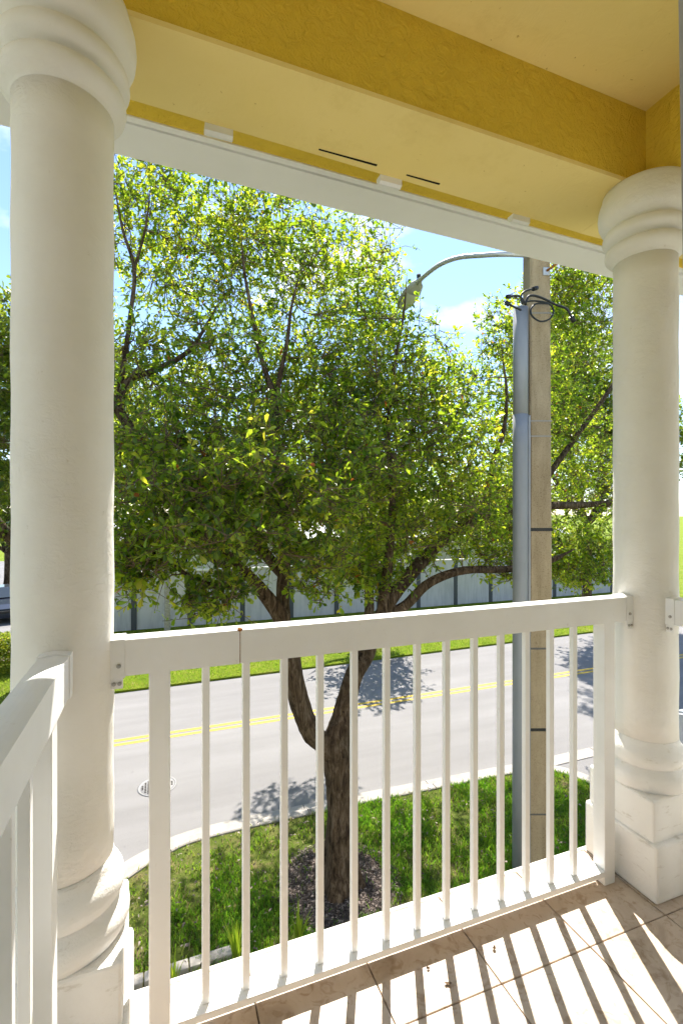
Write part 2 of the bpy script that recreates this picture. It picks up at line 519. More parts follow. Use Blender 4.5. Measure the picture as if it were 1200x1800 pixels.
# kerb: pieces of cast concrete with open joints
kerb = empty('kerb', (0, 0, 0))
tag(kerb, 'pale concrete kerb and gutter round the lawn', 'kerb', kind='structure')
prof = [(-.02, GZ - .1), (-.02, GZ + .012), (.21, GZ + .004), (.245, GZ + .075), (.265, LZ + .012), (.40, LZ + .016), (.42, LZ + .004), (.42, GZ - .1)]
STEP = 16
i = 0
while i < len(KS) - 2:
    j = min(i + STEP, len(KS) - 1)
    m = MB(); rings = []
    for q in range(i, j + 1):
        p = KS[q].copy()
        if q == i and i > 0: p = p + (KS[q + 1] - KS[q]) * .05
        if q == j and j < len(KS) - 1: p = p - (KS[q] - KS[q - 1]) * .05
        rings.append([m.bm.verts.new((p[0] + KN[q][0] * o, p[1] + KN[q][1] * o, z)) for o, z in prof])
    for A, B in zip(rings[:-1], rings[1:]):
        for q in range(len(prof)):
            m.bm.faces.new((A[q], B[q], B[(q + 1) % len(prof)], A[(q + 1) % len(prof)]))
    m.bm.faces.new(rings[0]); m.bm.faces.new(rings[-1][::-1])
    m.build('kerb_stone', M['concrete'], kerb)
    i = j
# gutter band across the mouth of the right driveway
m = MB()
for k in range(4):
    x0 = 7.25 + k * 1.6
    m.box((x0 + .01, 7.70, GZ - .1), (x0 + 1.59, 8.02, GZ + .016), .006)
gut = m.build('gutter', M['concrete'])
tag(gut, 'pale concrete gutter band across the driveway mouth', 'gutter', kind='structure')

# far verge
m = MB()
pts = [(-60, 15.22 - 58.8 * .012), (-1.2, 15.22), (16.3, 15.62), (80, 16.2), (80, 40), (-4.4, 40), (-4.4, 19.4), (-60, 19.4)]
m.prism(pts, 'z', GZ - .1, GZ + .06)
verge = m.build('far_verge', M['turf'])
tag(verge, 'sunlit grass verge along the far side of the road', 'verge', kind='structure')
m = MB()
m.box((-60, 19.4, GZ - .1), (-4.42, 22.0, GZ + .05))
tag(m.build('far_bed', M['mulchsoil']), 'planting bed in front of the parking court', 'bed', kind='structure')

# ------------------------------------------------------------------ balcony slab and tiles
slab = MB().box((-.437, -.46, -.26), (1.984, 1.512, -.012)).build('balcony_floor', M['grout'])
tag(slab, 'beige tiled balcony floor in the sun', 'floor', kind='structure')
TP, X0, Y0 = .3445, .945 - 4 * .3445, 1.5105
tm = MB().box((.0018, -TP + .0018, -.0119), (TP - .0018, -.0018, 0), .0016).mesh('tile'); tm.materials.append(M['tile'])
for ix in range(7):
    for iy in range(6):
        if Y0 - iy * TP - TP < -.56: continue
        o = link_mesh('tile', tm, None, slab, (X0 + ix * TP, Y0 - iy * TP, random.uniform(-.0006, .0006)))
        o.rotation_euler = (random.uniform(-.001, .001), random.uniform(-.001, .001), 0)
em = MB().box((-.437, 1.5125, -.26), (1.984, 1.53, -.001), .003)
em.build('slab_edge', M['stucco'], slab)

# lower storey under the balcony
low = MB().box((-.30, -1.2, GZ - .2), (1.85, 1.05, -.27))
tag(low.build('lower_wall', M['stucco']), 'white rendered lower storey below the balcony', 'wall', kind='structure')

# ------------------------------------------------------------------ house wall behind the camera, with its door
wall = empty('house_wall', (0, -.42, 0))
tag(wall, 'white rendered house wall behind the balcony', 'wall', kind='structure')
MB().box((-6, -.20, GZ), (-.42, 0, CEIL + .4)).build('wall_panel', M['stucco'], wall)
MB().box((.52, -.20, GZ), (6, 0, CEIL + .4)).build('wall_panel', M['stucco'], wall)
MB().box((-.42, -.20, 2.32), (.52, 0, CEIL + .4)).build('wall_panel', M['stucco'], wall)
MB().box((-.42, -.20, GZ), (.52, -.05, 2.32)).build('door_backing', M['glass'], wall)
# slim shutter track standing free at the right, a little out of plumb
track = empty('shutter_track', (.5735, .320, 0))
tag(track, 'slim grey upright shutter track at the upper right edge', 'shutter track')
track.rotation_euler = (0, R(-1.4), 0)
m = MB()
m.box((0, 0, .012), (.036, .005, CEIL - .004), .0012)
m.box((0, .0055, .012), (.005, .042, CEIL - .004), .0012)
m.box((.031, .0055, .012), (.036, .042, CEIL - .004), .0012)
m.build('channel', M['door'], track)
MB().box((-.02, -.015, .0008), (.056, .055, .0115), .002).build('foot_plate', M['door'], track)

# ------------------------------------------------------------------ ceiling, beams, eave
ceil = MB().box((-.9, -.6, CEIL), (1.78, 1.36, CEIL + .12)).build('ceiling', M['yellow_smooth'])
tag(ceil, 'yellow painted balcony ceiling', 'ceiling', kind='structure')
roof = MB().box((-1.6, -4, CEIL + .125), (4.0, 2.30, CEIL + .35)).build('roof', M['roofwhite'])
tag(roof, 'roof slab over the balcony', 'roof', kind='structure')
fb = empty('front_beam', (0, 0, 0))
tag(fb, 'yellow stucco beam across the front of the balcony', 'beam', kind='structure')
# beam core: rough inner face in the shade-darkened yellow, smooth underside (two skins butted)
def quadprism(name, pts, z0, z1, mat, parent):
    m = MB(); m.prism(pts, 'z', z0, z1); return m.build(name, mat, parent)
quadprism('beam_inner_face', [(-1.2, 1.336), (1.772, 1.343), (1.772, 1.358), (-1.2, 1.351)], BEAM + .004, CEIL + .1, M['yellow_rough_shaded'], fb)
quadprism('beam_soffit', [(-1.2, 1.333), (1.772, 1.340), (1.772, 1.66), (-1.2, 1.575)], BEAM - .012, BEAM + .003, M['yellow_smooth'], fb)
quadprism('beam_outer_face', [(-1.2, 1.353), (3.2, 1.363), (3.2, 1.69), (-1.2, 1.575)], BEAM + .0032, CEIL + .1, M['yellow_smooth'], fb)
quadprism('edge_strip', [(-1.2, 1.5755), (3.2, 1.6905), (3.2, 1.7155), (-1.2, 1.6005)], BEAM + .035, BEAM + .09, M['yellow_smooth'], fb)
sb = empty('side_beam', (0, 0, 0))
tag(sb, 'yellow stucco beam over the right column', 'beam', kind='structure')
MB().box((1.772, -.41, BEAM - .010), (2.03, 1.362, CEIL + .1)).build('beam_face', M['yellow_rough_shaded'], sb)
MB().box((1.7735, 1.3625, BEAM - .0125), (2.03, 1.661, BEAM + .003)).build('beam_end', M['yellow_smooth'], sb)
# shutter clips under the outer edge of the beam, and the dark slots between them
for px, py in ((385, 208), (690, 300), (925, 371)):
    p = atY(px, py, 1.62); X = p[0]
    Yb = 1.575 + (X + 1.2) * (1.66 - 1.575) / 2.972
    m = MB()
    Yb += .022
    m.prism([(Yb - .022, BEAM - .012), (Yb + .012, BEAM - .012), (Yb + .012, BEAM - .022), (Yb + .004, BEAM - .036), (Yb - .010, BEAM - .040), (Yb - .022, BEAM - .034)], 'x', X - .045, X + .045)
    m.build('shutter_clip', M['alu'], fb)
def slot(pa, pb):
    A = atY(*pa, 1.6); B = atY(*pb, 1.6)
    def fl(px, py):
        r = ray(px, py); t = (BEAM - .0135 - CAM_H) / r[2]; return np.array([0, 0, CAM_H]) + r * t
    A = fl(*pa); B = fl(*pb)
    m = MB(); m.prism([(A[0], A[1] - .003), (B[0], B[1] - .004), (B[0], B[1] + .004), (A[0], A[1] + .002)], 'z', BEAM - .0138, BEAM - .011)
    m.build('slot', M['gap'], fb)
slot((560, 263), (662, 291)); slot((714, 308), (772, 324))
# eave beyond the beam: yellow strip with its shade painted in, white stepped trim
ev = empty('eave', (0, 0, 0))
tag(ev, 'white stepped eave trim beyond the yellow beam', 'eave', kind='structure')
def eave(name, yl, yr, yl2, yr2, z0, z1, mat):
    # y given at x=-0.1 and x=2.4
    s1 = (yr - yl) / 2.5; s2 = (yr2 - yl2) / 2.5
    f1 = lambda X: yl + (X + .1) * s1
    f2 = lambda X: yl2 + (X + .1) * s2
    quadprism(name, [(-1.6, f1(-1.6)), (4.0, f1(4.0)), (4.0, f2(4.0)), (-1.6, f2(-1.6))], z0, z1, mat, ev)
eave('soffit_board', 1.60, 1.62, 2.062, 2.103, CEIL - .006, CEIL + .12, M['yellow_rough_shaded'])  # shade above the beam edge painted by the darker yellow
eave('inner_trim', 2.0625, 2.1035, 2.092, 2.137, CEIL - .012, CEIL + .12, M['trim'])
eave('shadow_gap', 2.0925, 2.1375, 2.118, 2.170, CEIL + .022, CEIL + .12, M['trim'])
eave('fascia', 2.1185, 2.1705, 2.316, 2.368, CEIL - .002, CEIL + .20, M['trim'])

# ------------------------------------------------------------------ columns
cap_prof = [(2.368, .1105), (2.374, .1115), (2.382, .118), (2.391, .130), (2.400, .1375), (2.414, .1405), (2.427, .1375), (2.434, .128), (2.4385, .1195), (2.444, .124),
            (2.455, .1425), (2.470, .1485), (2.484, .1475), (2.496, .140), (2.502, .1305), (2.509, .136), (2.524, .1535), (2.545, .1620), (2.570, .1645), (2.595, .1625), (2.615, .157), (2.632, .1505), (BEAM - .0125, .148)]
base_prof = [(.535, .1105), (.520, .1120), (.506, .1180), (.494, .1270), (.482, .1330), (.466, .1360), (.450, .1345), (.438, .1270), (.431, .1190), (.424, .1260), (.412, .1400), (.394, .1475), (.376, .1475), (.362, .1420), (.353, .136), (.349, .135)]
def column(xc, label):
    c = empty('column', (xc, YC, 0))
    tag(c, label, 'column', 'white balcony columns')
    sh = [(.53 + i * (2.372 - .53) / 24, CR + .0012 * math.sin(i * 1.7 + xc * 5)) for i in range(25)]
    MB().lathe(sh, 72).build('shaft', M['stucco'], c)
    MB().lathe(cap_prof, 72).build('capital', M['stucco'], c)
    MB().lathe(base_prof[::-1], 72).build('base_moulding', M['stucco_foot'], c)
    MB().box((-.139, -.139, .185), (.139, .139, .352), .008, 2).build('plinth', M['stucco_foot'], c)
    m = MB()
    m.box((-.151, -.160, .0005), (.151, .150, .205), .010, 2)
    m.build('plinth_block', M['stucco_foot'], c)
    return c
column(XL, 'large round white column nearest the camera at the left')
column(XR, 'round white column at the right corner of the balcony')

# ------------------------------------------------------------------ railings (local x along the rail, local y across, +y outside)
TOPZ, TOPB = 1.072, .977
def rail_profile(w, z0, z1, crown):
    h = w / 2
    pts = [(-h, z0), (h, z0), (h, z1 - crown)]
    for k in range(1, 6):
        t = k / 6
        pts.append((h - w * t, z1 - crown + crown * math.sin(math.pi * t)))
    pts.append((-h, z1 - crown))
    return pts
def screw(parent, loc, axis='y', r=.0055):
    m = MB()
    s = -1
    for a0, a1, rr in ((0, .0025, r), (.0025, .0045, r * .75)):
        pts = [(math.cos(2 * math.pi * k / 10) * rr, math.sin(2 * math.pi * k / 10) * rr) for k in range(10)]
        m.prism(pts, axis, s * a1, s * a0)
    return m.build('screw', M['screw'], parent, loc)
bal_mesh = MB().box((-.0098, -.0098, .0575), (.0098, .0098, TOPB + .004), .0012).mesh('baluster'); bal_mesh.materials.append(M['alu'])
post_mesh = MB().box((-.026, -.0262, .0005), (.026, .0262, TOPB + .004), .0018).mesh('post'); post_mesh.materials.append(M['alu'])
def railing(loc, rz, L, posts, bals, label, brackets=(True, True), joint=None):
    r = empty('railing', loc, rz)
    tag(r, label, 'railing', 'white balcony railings')
    segs = [(0.012, L - .012)] if joint is None else [(0.012, joint - .0012), (joint + .0012, L - .012)]
    for a, b in segs:
        MB().prism(rail_profile(.060, TOPB, TOPZ, .004), 'x', a, b, False).build('top_rail', M['alu'], r)
    if joint is not None:
        MB().prism(rail_profile(.0570, TOPB + .0015, TOPZ - .0015, .004), 'x', joint - .0014, joint + .0014).build('rust_stain', M['rust'], r)
        m = MB()
        bmesh.ops.create_icosphere(m.bm, subdivisions=2, radius=.0085)
        for vtx in m.bm.verts:
            vtx.co *= random.uniform(.75, 1.15); vtx.co.z *= .7
        m.build('rust_lump', M['rust'], r, (joint, -.027, TOPZ - .003))
    pmin, pmax = min(posts), max(posts)
    # bottom rail is an inverted channel between the posts
    m = MB()
    a, b = pmin + .0265, pmax - .0265
    m.box((a, -.030, .054), (b, .030, .0575), .0006)
    m.box((a, -.030, .0385), (b, -.0275, .0538))
    m.box((a, .0275, .0385), (b, .030, .0538))
    m.build('bottom_rail', M['alu'], r)
    for x in posts: link_mesh('post', post_mesh, None, r, (x, 0, 0))
    for x in bals: link_mesh('baluster', bal_mesh, None, r, (x, .004, 0))
    for which, x, s in ((0, 0, 1), (1, L, -1)):
        if not brackets[which]: continue
        m = MB()
        x0, x1 = sorted((x - s * .006, x + s * .034))
        m.prism(rail_profile(.067, TOPB - .0035, TOPZ + .0045, .006), 'x', x0, x1)
        bk = m.build('bracket', M['alu'], r)
        mm = MB(); x0, x1 = sorted((x + s * .002, x + s * .030))
        mm.box((x0, -.0310, TOPB - .030), (x1, -.0280, TOPB - .004), .0008)
        mm.build('bracket_tab', M['alu'], r)
        screw(bk, (x + s * .020, -.0335, TOPB + .028))
        screw(bk, (x + s * .009, -.0310, TOPB - .017), r=.005)
        screw(bk, (x + s * .022, -.0310, TOPB - .017), r=.005)
    return r
FX0 = XL + .104; FL = (XR - .104) - FX0
railing((FX0, YC, 0), 0, FL, [.003 - FX0, 1.573 - FX0], [.1204 + .1088 * k - FX0 for k in range(13)], 'white railing across the front with a rust-stained joint', joint=.208 - FX0)
# side railings: local +x runs towards the house (world -Y)
nb = [1.252 - (1.09 - .136 - .1088 * k) for k in range(10)]
railing((XL, YC - .104, 0), R(-90), 1.66, [.166, 1.60], [.166 + .128 + .1088 * k for k in range(12)], 'white side railing at the lower left, running towards the camera', brackets=(True, False))
railing((XR, YC - .104, 0), R(-90), 1.66, [.166, 1.60], [.166 + .128 + .1088 * k for k in range(12)], 'white side railing starting at the right column', brackets=(True, False))

# ------------------------------------------------------------------ fallen bits on the tiles
for px, py, s, lab in ((787, 1730, .011, 'curled brown dead leaf nearest the camera on the sunlit tiles'), (868, 1668, .008, 'small brown dead leaf on the tiles by the middle balusters'), (752, 1703, .006, 'tiny brown crumb beside the baluster shadows')):
    r_ = ray(px, py); t = (0.002 - CAM_H) / r_[2]; P = np.array([0, 0, CAM_H]) + r_ * t
    m = MB(); n = 9
    ring = []
    for k in range(n):
        a = 2 * math.pi * k / n
        ring.append(m.bm.verts.new((math.cos(a) * s * random.uniform(.6, 1.2), math.sin(a) * s * .6 * random.uniform(.6, 1.2), random.uniform(.002, .008))))
    c = m.bm.verts.new((0, 0, .001))
    for k in range(n): m.bm.faces.new((c, ring[k], ring[(k + 1) % n]))
    o = m.build('dead_leaf', M['dryleaf'], None, (P[0], P[1], .001), (0, 0, random.uniform(0, 6)))
    md = o.modifiers.new('thick', 'SOLIDIFY'); md.thickness = .0008
    tag(o, lab, 'dead leaf', 'litter on the tiles')

# ------------------------------------------------------------------ utility pole, conduit, cables, street lamp
PY = 5.45
PX = atY(942, 900, PY)[0]
PRZ = R(-20)
pole = empty('utility_pole', (PX, PY, LZ), PRZ)
tag(pole, 'square tan concrete utility pole with grey conduit behind the railing', 'utility pole')
def pole_hw(z):      # half width at local height
    return .172 - .0035 * z
m = MB()
prev = None
for z in (-.3, 0, 3, 6, 9.6):
    hw = pole_hw(z); c = .022
    ring = [m.bm.verts.new((px, py, z)) for px, py in ((-hw + c, -hw), (hw - c, -hw), (hw, -hw + c), (hw, hw - c), (hw - c, hw), (-hw + c, hw), (-hw, hw - c), (-hw, -hw + c))]
    if prev:
        for k in range(8): m.bm.faces.new((prev[k], prev[(k + 1) % 8], ring[(k + 1) % 8], ring[k]))
    else: m.bm.faces.new(ring[::-1])
    prev = ring
m.bm.faces.new(prev)
m.build('shaft', M['polecon'], pole)
# grey cable guard on the left edge of the face towards the house
def cx(z): return -.272 + .0012 * z
def cy(z): return -.10
m = MB(); m.tube([(cx(z), cy(z), z) for z in (0, 2, 4, 6, 6.45)], .104, 24)
m.build('conduit', M['conduit'], pole)
m = MB(); m.tube([(cx(z), cy(z), z) for z in (6.44, 7.2, 7.94)], .1015, 24)
m.build('conduit_upper', M['conduit'], pole)
m = MB()
m.box((cx(3) + .085, cy(3) - .075, 0), (cx(3) + .118, cy(3) - .02, 6.43), .004)
m.build('conduit_flange', M['conduit'], pole)
def strap(z, mat, h):
    hw = pole_hw(z) + .004
    m = MB()
    pts = [(-hw, -hw), (hw, -hw), (hw, hw), (-hw, hw), (-hw, .0)]
    for (xa, ya), (xb, yb) in zip(pts[:-1], pts[1:]):
        m.box((min(xa, xb) - .003, min(ya, yb) - .003, z - h / 2), (max(xa, xb) + .003, max(ya, yb) + .003, z + h / 2))
    return m.build('strap', mat, pole)
def pz(py):   # height on the pole for a picture row
    return atY(942, py, PY - .15)[2] - LZ
for py, mat, h in ((931, M['black'], .045), (1284, M['black'], .04), (1141, M['charcoal_strap'], .025), (739, M['dull'], .018), (766, M['dull'], .018), (548, M['dull'], .022), (1433, M['charcoal_strap'], .02)):
    strap(pz(py), mat, h)
# plate near the top with a rusty bolt
zt = pz(474)
MB().box((.03, -pole_hw(zt) - .02, zt - .06), (.12, -pole_hw(zt) + .004, zt + .05), .004).build('bolt_plate', M['galv'], pole)
MB().tube([(.08, -pole_hw(zt) - .02, zt), (.15, -pole_hw(zt) - .12, zt + .03), (.24, -pole_hw(zt) - .16, zt + .07)], .016, 8).build('rusty_bolt', M['rust'], pole)
# black cable tails that come out of the conduit
PINV = (Matrix.Translation((PX, PY, LZ)) @ Matrix.Rotation(PRZ, 4, 'Z')).inverted()
def pl(px, py, Y): # picture point to pole-local
    return PINV @ Vector(atY(px, py, Y))
yc = PY - .27
def cable(pts, r, end=None):
    P = [Vector(q) for q in catmull([pl(*p) for p in pts], 6)]
    m = MB(); m.tube(P, r, 8)
    o = m.build('cable', M['black'], pole)
    if end: m = MB(); m.tube([P[-1], P[-1] + (P[-1] - P[-2]).normalized() * .055 * end], r * 2.1, 8); m.build('cable_cap', M['black'], o)
cable([(918, 535, yc), (915, 521, yc), (922, 512, yc), (936, 508, yc)], .014, 1.4)
cable([(924, 536, yc), (914, 522, yc), (905, 520, yc), (896, 521, yc)], .014, 1)
cable([(922, 535, yc), (930, 520, yc), (950, 523, yc), (975, 535, yc), (995, 543, yc - .1), (1003, 556, yc - .1)], .016, 1.6)
cable([(924, 530, yc), (940, 529, yc), (962, 533, yc), (972, 545, yc), (966, 560, yc), (950, 565, yc), (936, 557, yc), (932, 545, yc), (942, 534, yc), (965, 534, yc)], .012)
cable([(915, 545, yc), (902, 539, yc), (894, 535, yc)], .014, 1)

# street lamp: bracket arm and cobra head fixed to the pole
lamp = empty('street_lamp', (PX, PY, LZ), PRZ)
tag(lamp, 'grey street lamp with curved arm and flat head on the utility pole', 'street lamp')
yl = PY - .05
P = catmull([pl(*p) for p in ((938, 449, yl), (890, 447, yl + .15), (845, 449, yl + .45), (805, 453, yl + .8), (775, 464, yl + 1.1), (752, 480, yl + 1.4), (733, 497, yl + 1.7))], 8)
m = MB(); m.tube(P, .035, 12); m.build('arm', M['galv'], lamp)
h0 = Vector(pl(738, 492, yl + 1.65)); h1 = Vector(pl(706, 543, yl + 2.4))
ax = (h1 - h0).normalized(); side = ax.cross(Vector((0, 0, 1))).normalized(); up = side.cross(ax).normalized()
if up.z < 0: up = -up
m = MB(); rings = []
for t, w, hh in ((0, .045, .05), (.08, .06, .065), (.18, .12, .085), (.45, .165, .09), (.75, .16, .075), (.95, .11, .05), (1.0, .06, .03)):
    c = h0 + (h1 - h0) * t
    rings.append([m.bm.verts.new(c + side * (w * math.cos(a)) + up * (hh * math.sin(a) * (1.0 if math.sin(a) > 0 else .45))) for a in [2 * math.pi * k / 16 for k in range(16)]])
for A, B in zip(rings[:-1], rings[1:]):
    for k in range(16):
        f = m.bm.faces.new((A[k], A[(k + 1) % 16], B[(k + 1) % 16], B[k])); f.smooth = True
m.bm.faces.new(rings[0]); m.bm.faces.new(rings[-1][::-1])
hd = m.build('lamp_head', M['lampgrey'], lamp)
m = MB(); rings = []
for t, w in ((.38, .10), (.55, .135), (.8, .12), (.92, .07)):
    c = h0 + (h1 - h0) * t - up * .046
    rings.append([m.bm.verts.new(c + side * s * w - up * d) for s, d in ((-1, 0), (-.6, .02), (0, .028), (.6, .02), (1, 0))])
for A, B in zip(rings[:-1], rings[1:]):
    for k in range(4):
        f = m.bm.faces.new((A[k], A[k + 1], B[k + 1], B[k])); f.smooth = True
m.build('lens', M['lens'], hd)
MB().tube([h0 + (h1 - h0) * .04 + up * .05, h0 + (h1 - h0) * .04 + up * .12], .035, 12).build('photocell', M['black'], hd)

# ------------------------------------------------------------------ manhole cover
mh = empty('manhole_cover', (-.02, 9.80, GZ))
tag(mh, 'round patterned iron manhole cover in the road', 'manhole cover')
MB().lathe([(.0005, .35), (.008, .35), (.008, .315), (.004, .312), (.004, .01)], 48, cap=False).build('rim', M['iron'], mh)
MB().lathe([(.0045, .305), (.007, .303), (.007, .001)], 48, cap=False).build('plate', M['cover'], mh)
bm_ = MB().box((-.016, -.016, .0072), (.016, .016, .011), .002).mesh('stud'); bm_.materials.append(M['gap'])
for ix in range(-5, 6):
    for iy in range(-5, 6):
        if math.hypot(ix, iy) > 5.2 or (abs(ix) <= 2 and abs(iy) <= 1): continue
        link_mesh('stud', bm_, None, mh, (ix * .052, iy * .052, 0))
MB().box((-.10, -.055, .0072), (.10, .055, .010), .002).build('name_plate', M['iron'], mh)

# ------------------------------------------------------------------ grass
def in_poly(P, poly):
    x, y = P[:, 0], P[:, 1]; n = len(poly); inside = np.zeros(len(P), bool)
    j = n - 1
    for i in range(n):
        xi, yi = poly[i]; xj, yj = poly[j]
        c = ((yi > y) != (yj > y)) & (x < (xj - xi) * (y - yi) / (yj - yi + 1e-12) + xi)
        inside ^= c; j = i
    return inside
def value_noise(P, scale, seed):
    r = np.random.default_rng(seed); g = r.random((64, 64))
    q = P * scale; i = np.floor(q).astype(int); f = q - i; f = f * f * (3 - 2 * f)
    def at(a, b): return g[(i[:, 0] + a) % 64, (i[:, 1] + b) % 64]
    return (at(0, 0) * (1 - f[:, 0]) + at(1, 0) * f[:, 0]) * (1 - f[:, 1]) + (at(0, 1) * (1 - f[:, 0]) + at(1, 1) * f[:, 0]) * f[:, 1]
def blades(P, z, hmin, hmax, wid, lean=.6):
    n = len(P)
    h = rng.uniform(hmin, hmax, n)
    a = rng.uniform(0, 2 * np.pi, n); w = wid * rng.uniform(.6, 1.3, n)
    sx, sy = np.cos(a) * w, np.sin(a) * w
    b = rng.uniform(0, 2 * np.pi, n); l = h * lean * rng.random(n)
    lx, ly = np.cos(b) * l, np.sin(b) * l
    V = np.empty((n, 5, 3), np.float32)
    V[:, 0] = np.c_[P[:, 0] - sx, P[:, 1] - sy, np.full(n, z)]
    V[:, 1] = np.c_[P[:, 0] + sx, P[:, 1] + sy, np.full(n, z)]
    V[:, 2] = np.c_[P[:, 0] - sx * .8 + lx * .35, P[:, 1] - sy * .8 + ly * .35, z + h * .6]
    V[:, 3] = np.c_[P[:, 0] + sx * .8 + lx * .35, P[:, 1] + sy * .8 + ly * .35, z + h * .6]
    V[:, 4] = np.c_[P[:, 0] + lx, P[:, 1] + ly, z + h * .95]
    T = np.array([[0, 1, 3], [0, 3, 2], [2, 3, 4]])
    T = (np.arange(n)[:, None, None] * 5 + T[None]).reshape(-1, 3)
    return V.reshape(-1, 3), T
TREE = np.array([2.32, 6.22])
N = 120000
P = np.c_[rng.uniform(-1.9, 8.1, N), rng.uniform(3.6, 8.2, N)]
P = P[in_poly(P, lawn_edge)]
thin = value_noise(P, 1.3, 3) * .6 + value_noise(P, 4.1, 5) * .4
thin -= .26 * np.clip((1.6 - P[:, 0]) / 2.2, 0, 1)            # worn and dry towards the left end
thin += .10 * np.clip((P[:, 0] - 3) / 3, 0, 1)
dm = np.hypot((P[:, 0] - TREE[0]) / .72, (P[:, 1] - TREE[1]) / .69) + (value_noise(P, 3.0, 9) - .5) * .5
keep = (rng.random(len(P)) < np.clip((thin - .27) * 4, .07, 1)) & ((dm > 1.0) | (rng.random(len(P)) < .03))
P = P[keep]; thin = thin[keep]
V, T = blades(P, LZ - .015, .03, .10, .0065, 1.1)
rv = np.clip(rng.normal(.50, .24, len(P)) + (.46 - thin) * 1.5, 0, 1)
tag(link_mesh('grass', np_mesh('grass', V, T, np.repeat(rv, 5)), M['grass']), 'short green grass on the lawn round the tree', 'grass', kind='stuff')
# far verge grass
N = 70000
P = np.c_[rng.uniform(-9, 26, N), 15.1 + rng.random(N) ** 1.4 * 7.5]
P = P[(P[:, 1] > 15.24 + (P[:, 0] + 1.2) * .0229) & ((P[:, 0] > -4.4) | (P[:, 1] < 19.4))]
V, T = blades(P, GZ + .06, .03, .075, .009, .9)
rv = np.clip(rng.normal(.72, .12, len(P)) + (value_noise(P, .8, 21) - .5) * .35, 0, 1)
tag(link_mesh('verge_grass', np_mesh('verge_grass', V, T, np.repeat(rv, 5)), M['grass']), 'bright grass on the verge across the road', 'grass', kind='stuff')

# mulch ring
m = MB(); n = 40
m.bm.faces.new([m.bm.verts.new((TREE[0] + math.cos(2 * math.pi * k / n) * .74 * random.uniform(.90, 1.08), TREE[1] + math.sin(2 * math.pi * k / n) * .72 * random.uniform(.90, 1.08), LZ - .009)) for k in range(n)])
tag(m.build('mulch_bed', M['mulchsoil']), 'dark mulch bed round the foot of the tree', 'mulch', kind='structure')
N = 9000
rr = rng.random(N) ** .6 * .86; aa = rng.uniform(0, 2 * np.pi, N)
cxy = np.c_[TREE[0] + np.cos(aa) * rr, TREE[1] + np.sin(aa) * rr]
L = rng.uniform(.006, .022, N); Wd = L * rng.uniform(.25, .6, N); ang = rng.uniform(0, 2 * np.pi, N)
d = np.c_[np.cos(ang), np.sin(ang), rng.uniform(-.35, .35, N)]; s = np.c_[-np.sin(ang), np.cos(ang), rng.uniform(-.4, .4, N)]
c = np.c_[cxy, LZ + rng.uniform(-.006, .012, N)]
V = np.stack([c - d * L[:, None] - s * Wd[:, None], c + d * L[:, None] - s * Wd[:, None] * .6, c + d * L[:, None] * .9 + s * Wd[:, None], c - d * L[:, None] * .8 + s * Wd[:, None]], 1)
T = (np.arange(N)[:, None, None] * 4 + np.array([[0, 1, 2], [0, 2, 3]])[None]).reshape(-1, 3)
tag(link_mesh('mulch_chips', np_mesh('mulch_chips', V.reshape(-1, 3), T, np.repeat(rng.random(N), 4)), M['chip']), 'bark mulch chips and leaf litter at the tree foot', 'mulch', kind='stuff')

# concrete edging and strappy plants close to the house
ed = empty('edging', (0, 0, 0))
tag(ed, 'pale concrete edging strip in the grass at the lower left', 'edging')
for k in range(3):
    x0 = -.62 + k * .47
    MB().box((x0 + .006, 5.60, LZ - .05), (x0 + .464, 5.73, LZ + .05), .012, 2).build('edging_block', M['concrete'], ed)
def strappy(name, x, y, n, hh, label):
    Vs, Ts, off = [], [], 0
    rv = []
    for k in range(n):
        a = random.uniform(0, 2 * math.pi); l = hh * random.uniform(.6, 1.1); sp = random.uniform(.05, .38); w = random.uniform(.010, .020)
        dx, dy = math.cos(a), math.sin(a)
        b = np.array([x + dx * .03 * random.random(), y + dy * .03 * random.random(), LZ - .02])
        for q in range(5):
            t = q / 4
            c = b + np.array([dx * sp * l * t * t, dy * sp * l * t * t, l * (t - .18 * sp * t ** 3)])
            ww = w * (1 - t) ** .6 + .0008
            Vs += [c + np.array([-dy, dx, 0]) * ww, c - np.array([-dy, dx, 0]) * ww]
        for q in range(4):
            o = off + q * 2
            Ts += [[o, o + 1, o + 3], [o, o + 3, o + 2]]
        off += 10
        rv += [random.random()] * 10
    tag(link_mesh(name, np_mesh(name, np.array(Vs), np.array(Ts), np.array(rv)), M['blade']), label, 'plant', 'strappy plants below the balcony')
def gp(px, py):
    r_ = ray(px, py); t = (LZ - CAM_H) / r_[2]; q = r_ * t; return q[0], q[1]
strappy('strappy_plant', *gp(415, 1700), 34, .62, 'tall strappy green plant behind the second and third balusters')
strappy('strappy_plant', *gp(525, 1668), 26, .50, 'short strappy green plant in front of the tree mulch')
strappy('strappy_plant', *gp(305, 1745), 20, .45, 'strappy plant at the lower left behind the railing post')

# ------------------------------------------------------------------ trees
def leaf_geo(p, d, nrm, L, Wd, curl=.12):
    """obovate leaves; p base, d axis, nrm face normal (all N x 3)"""
    s = np.cross(d, nrm); s /= np.linalg.norm(s, axis=1)[:, None] + 1e-9
    u = np.cross(s, d)
    L = L[:, None]; Wd = Wd[:, None]
    V = np.stack([p,
                  p + d * L * .45 + s * Wd * .36 + u * L * .05,
                  p + d * L * .45 - s * Wd * .36 + u * L * .05,
                  p + d * L * .78 + s * Wd * .50 + u * L * .03,
                  p + d * L * .78 - s * Wd * .50 + u * L * .03,
                  p + d * L - u * L * curl * .6,
                  p + d * L * .6 - u * L * .035], 1)
    T = np.array([[0, 6, 1], [0, 2, 6], [1, 6, 3], [2, 4, 6], [3, 6, 5], [4, 5, 6]])
    T = (np.arange(len(p))[:, None, None] * 7 + T[None]).reshape(-1, 3)
    return V.reshape(-1, 3), T
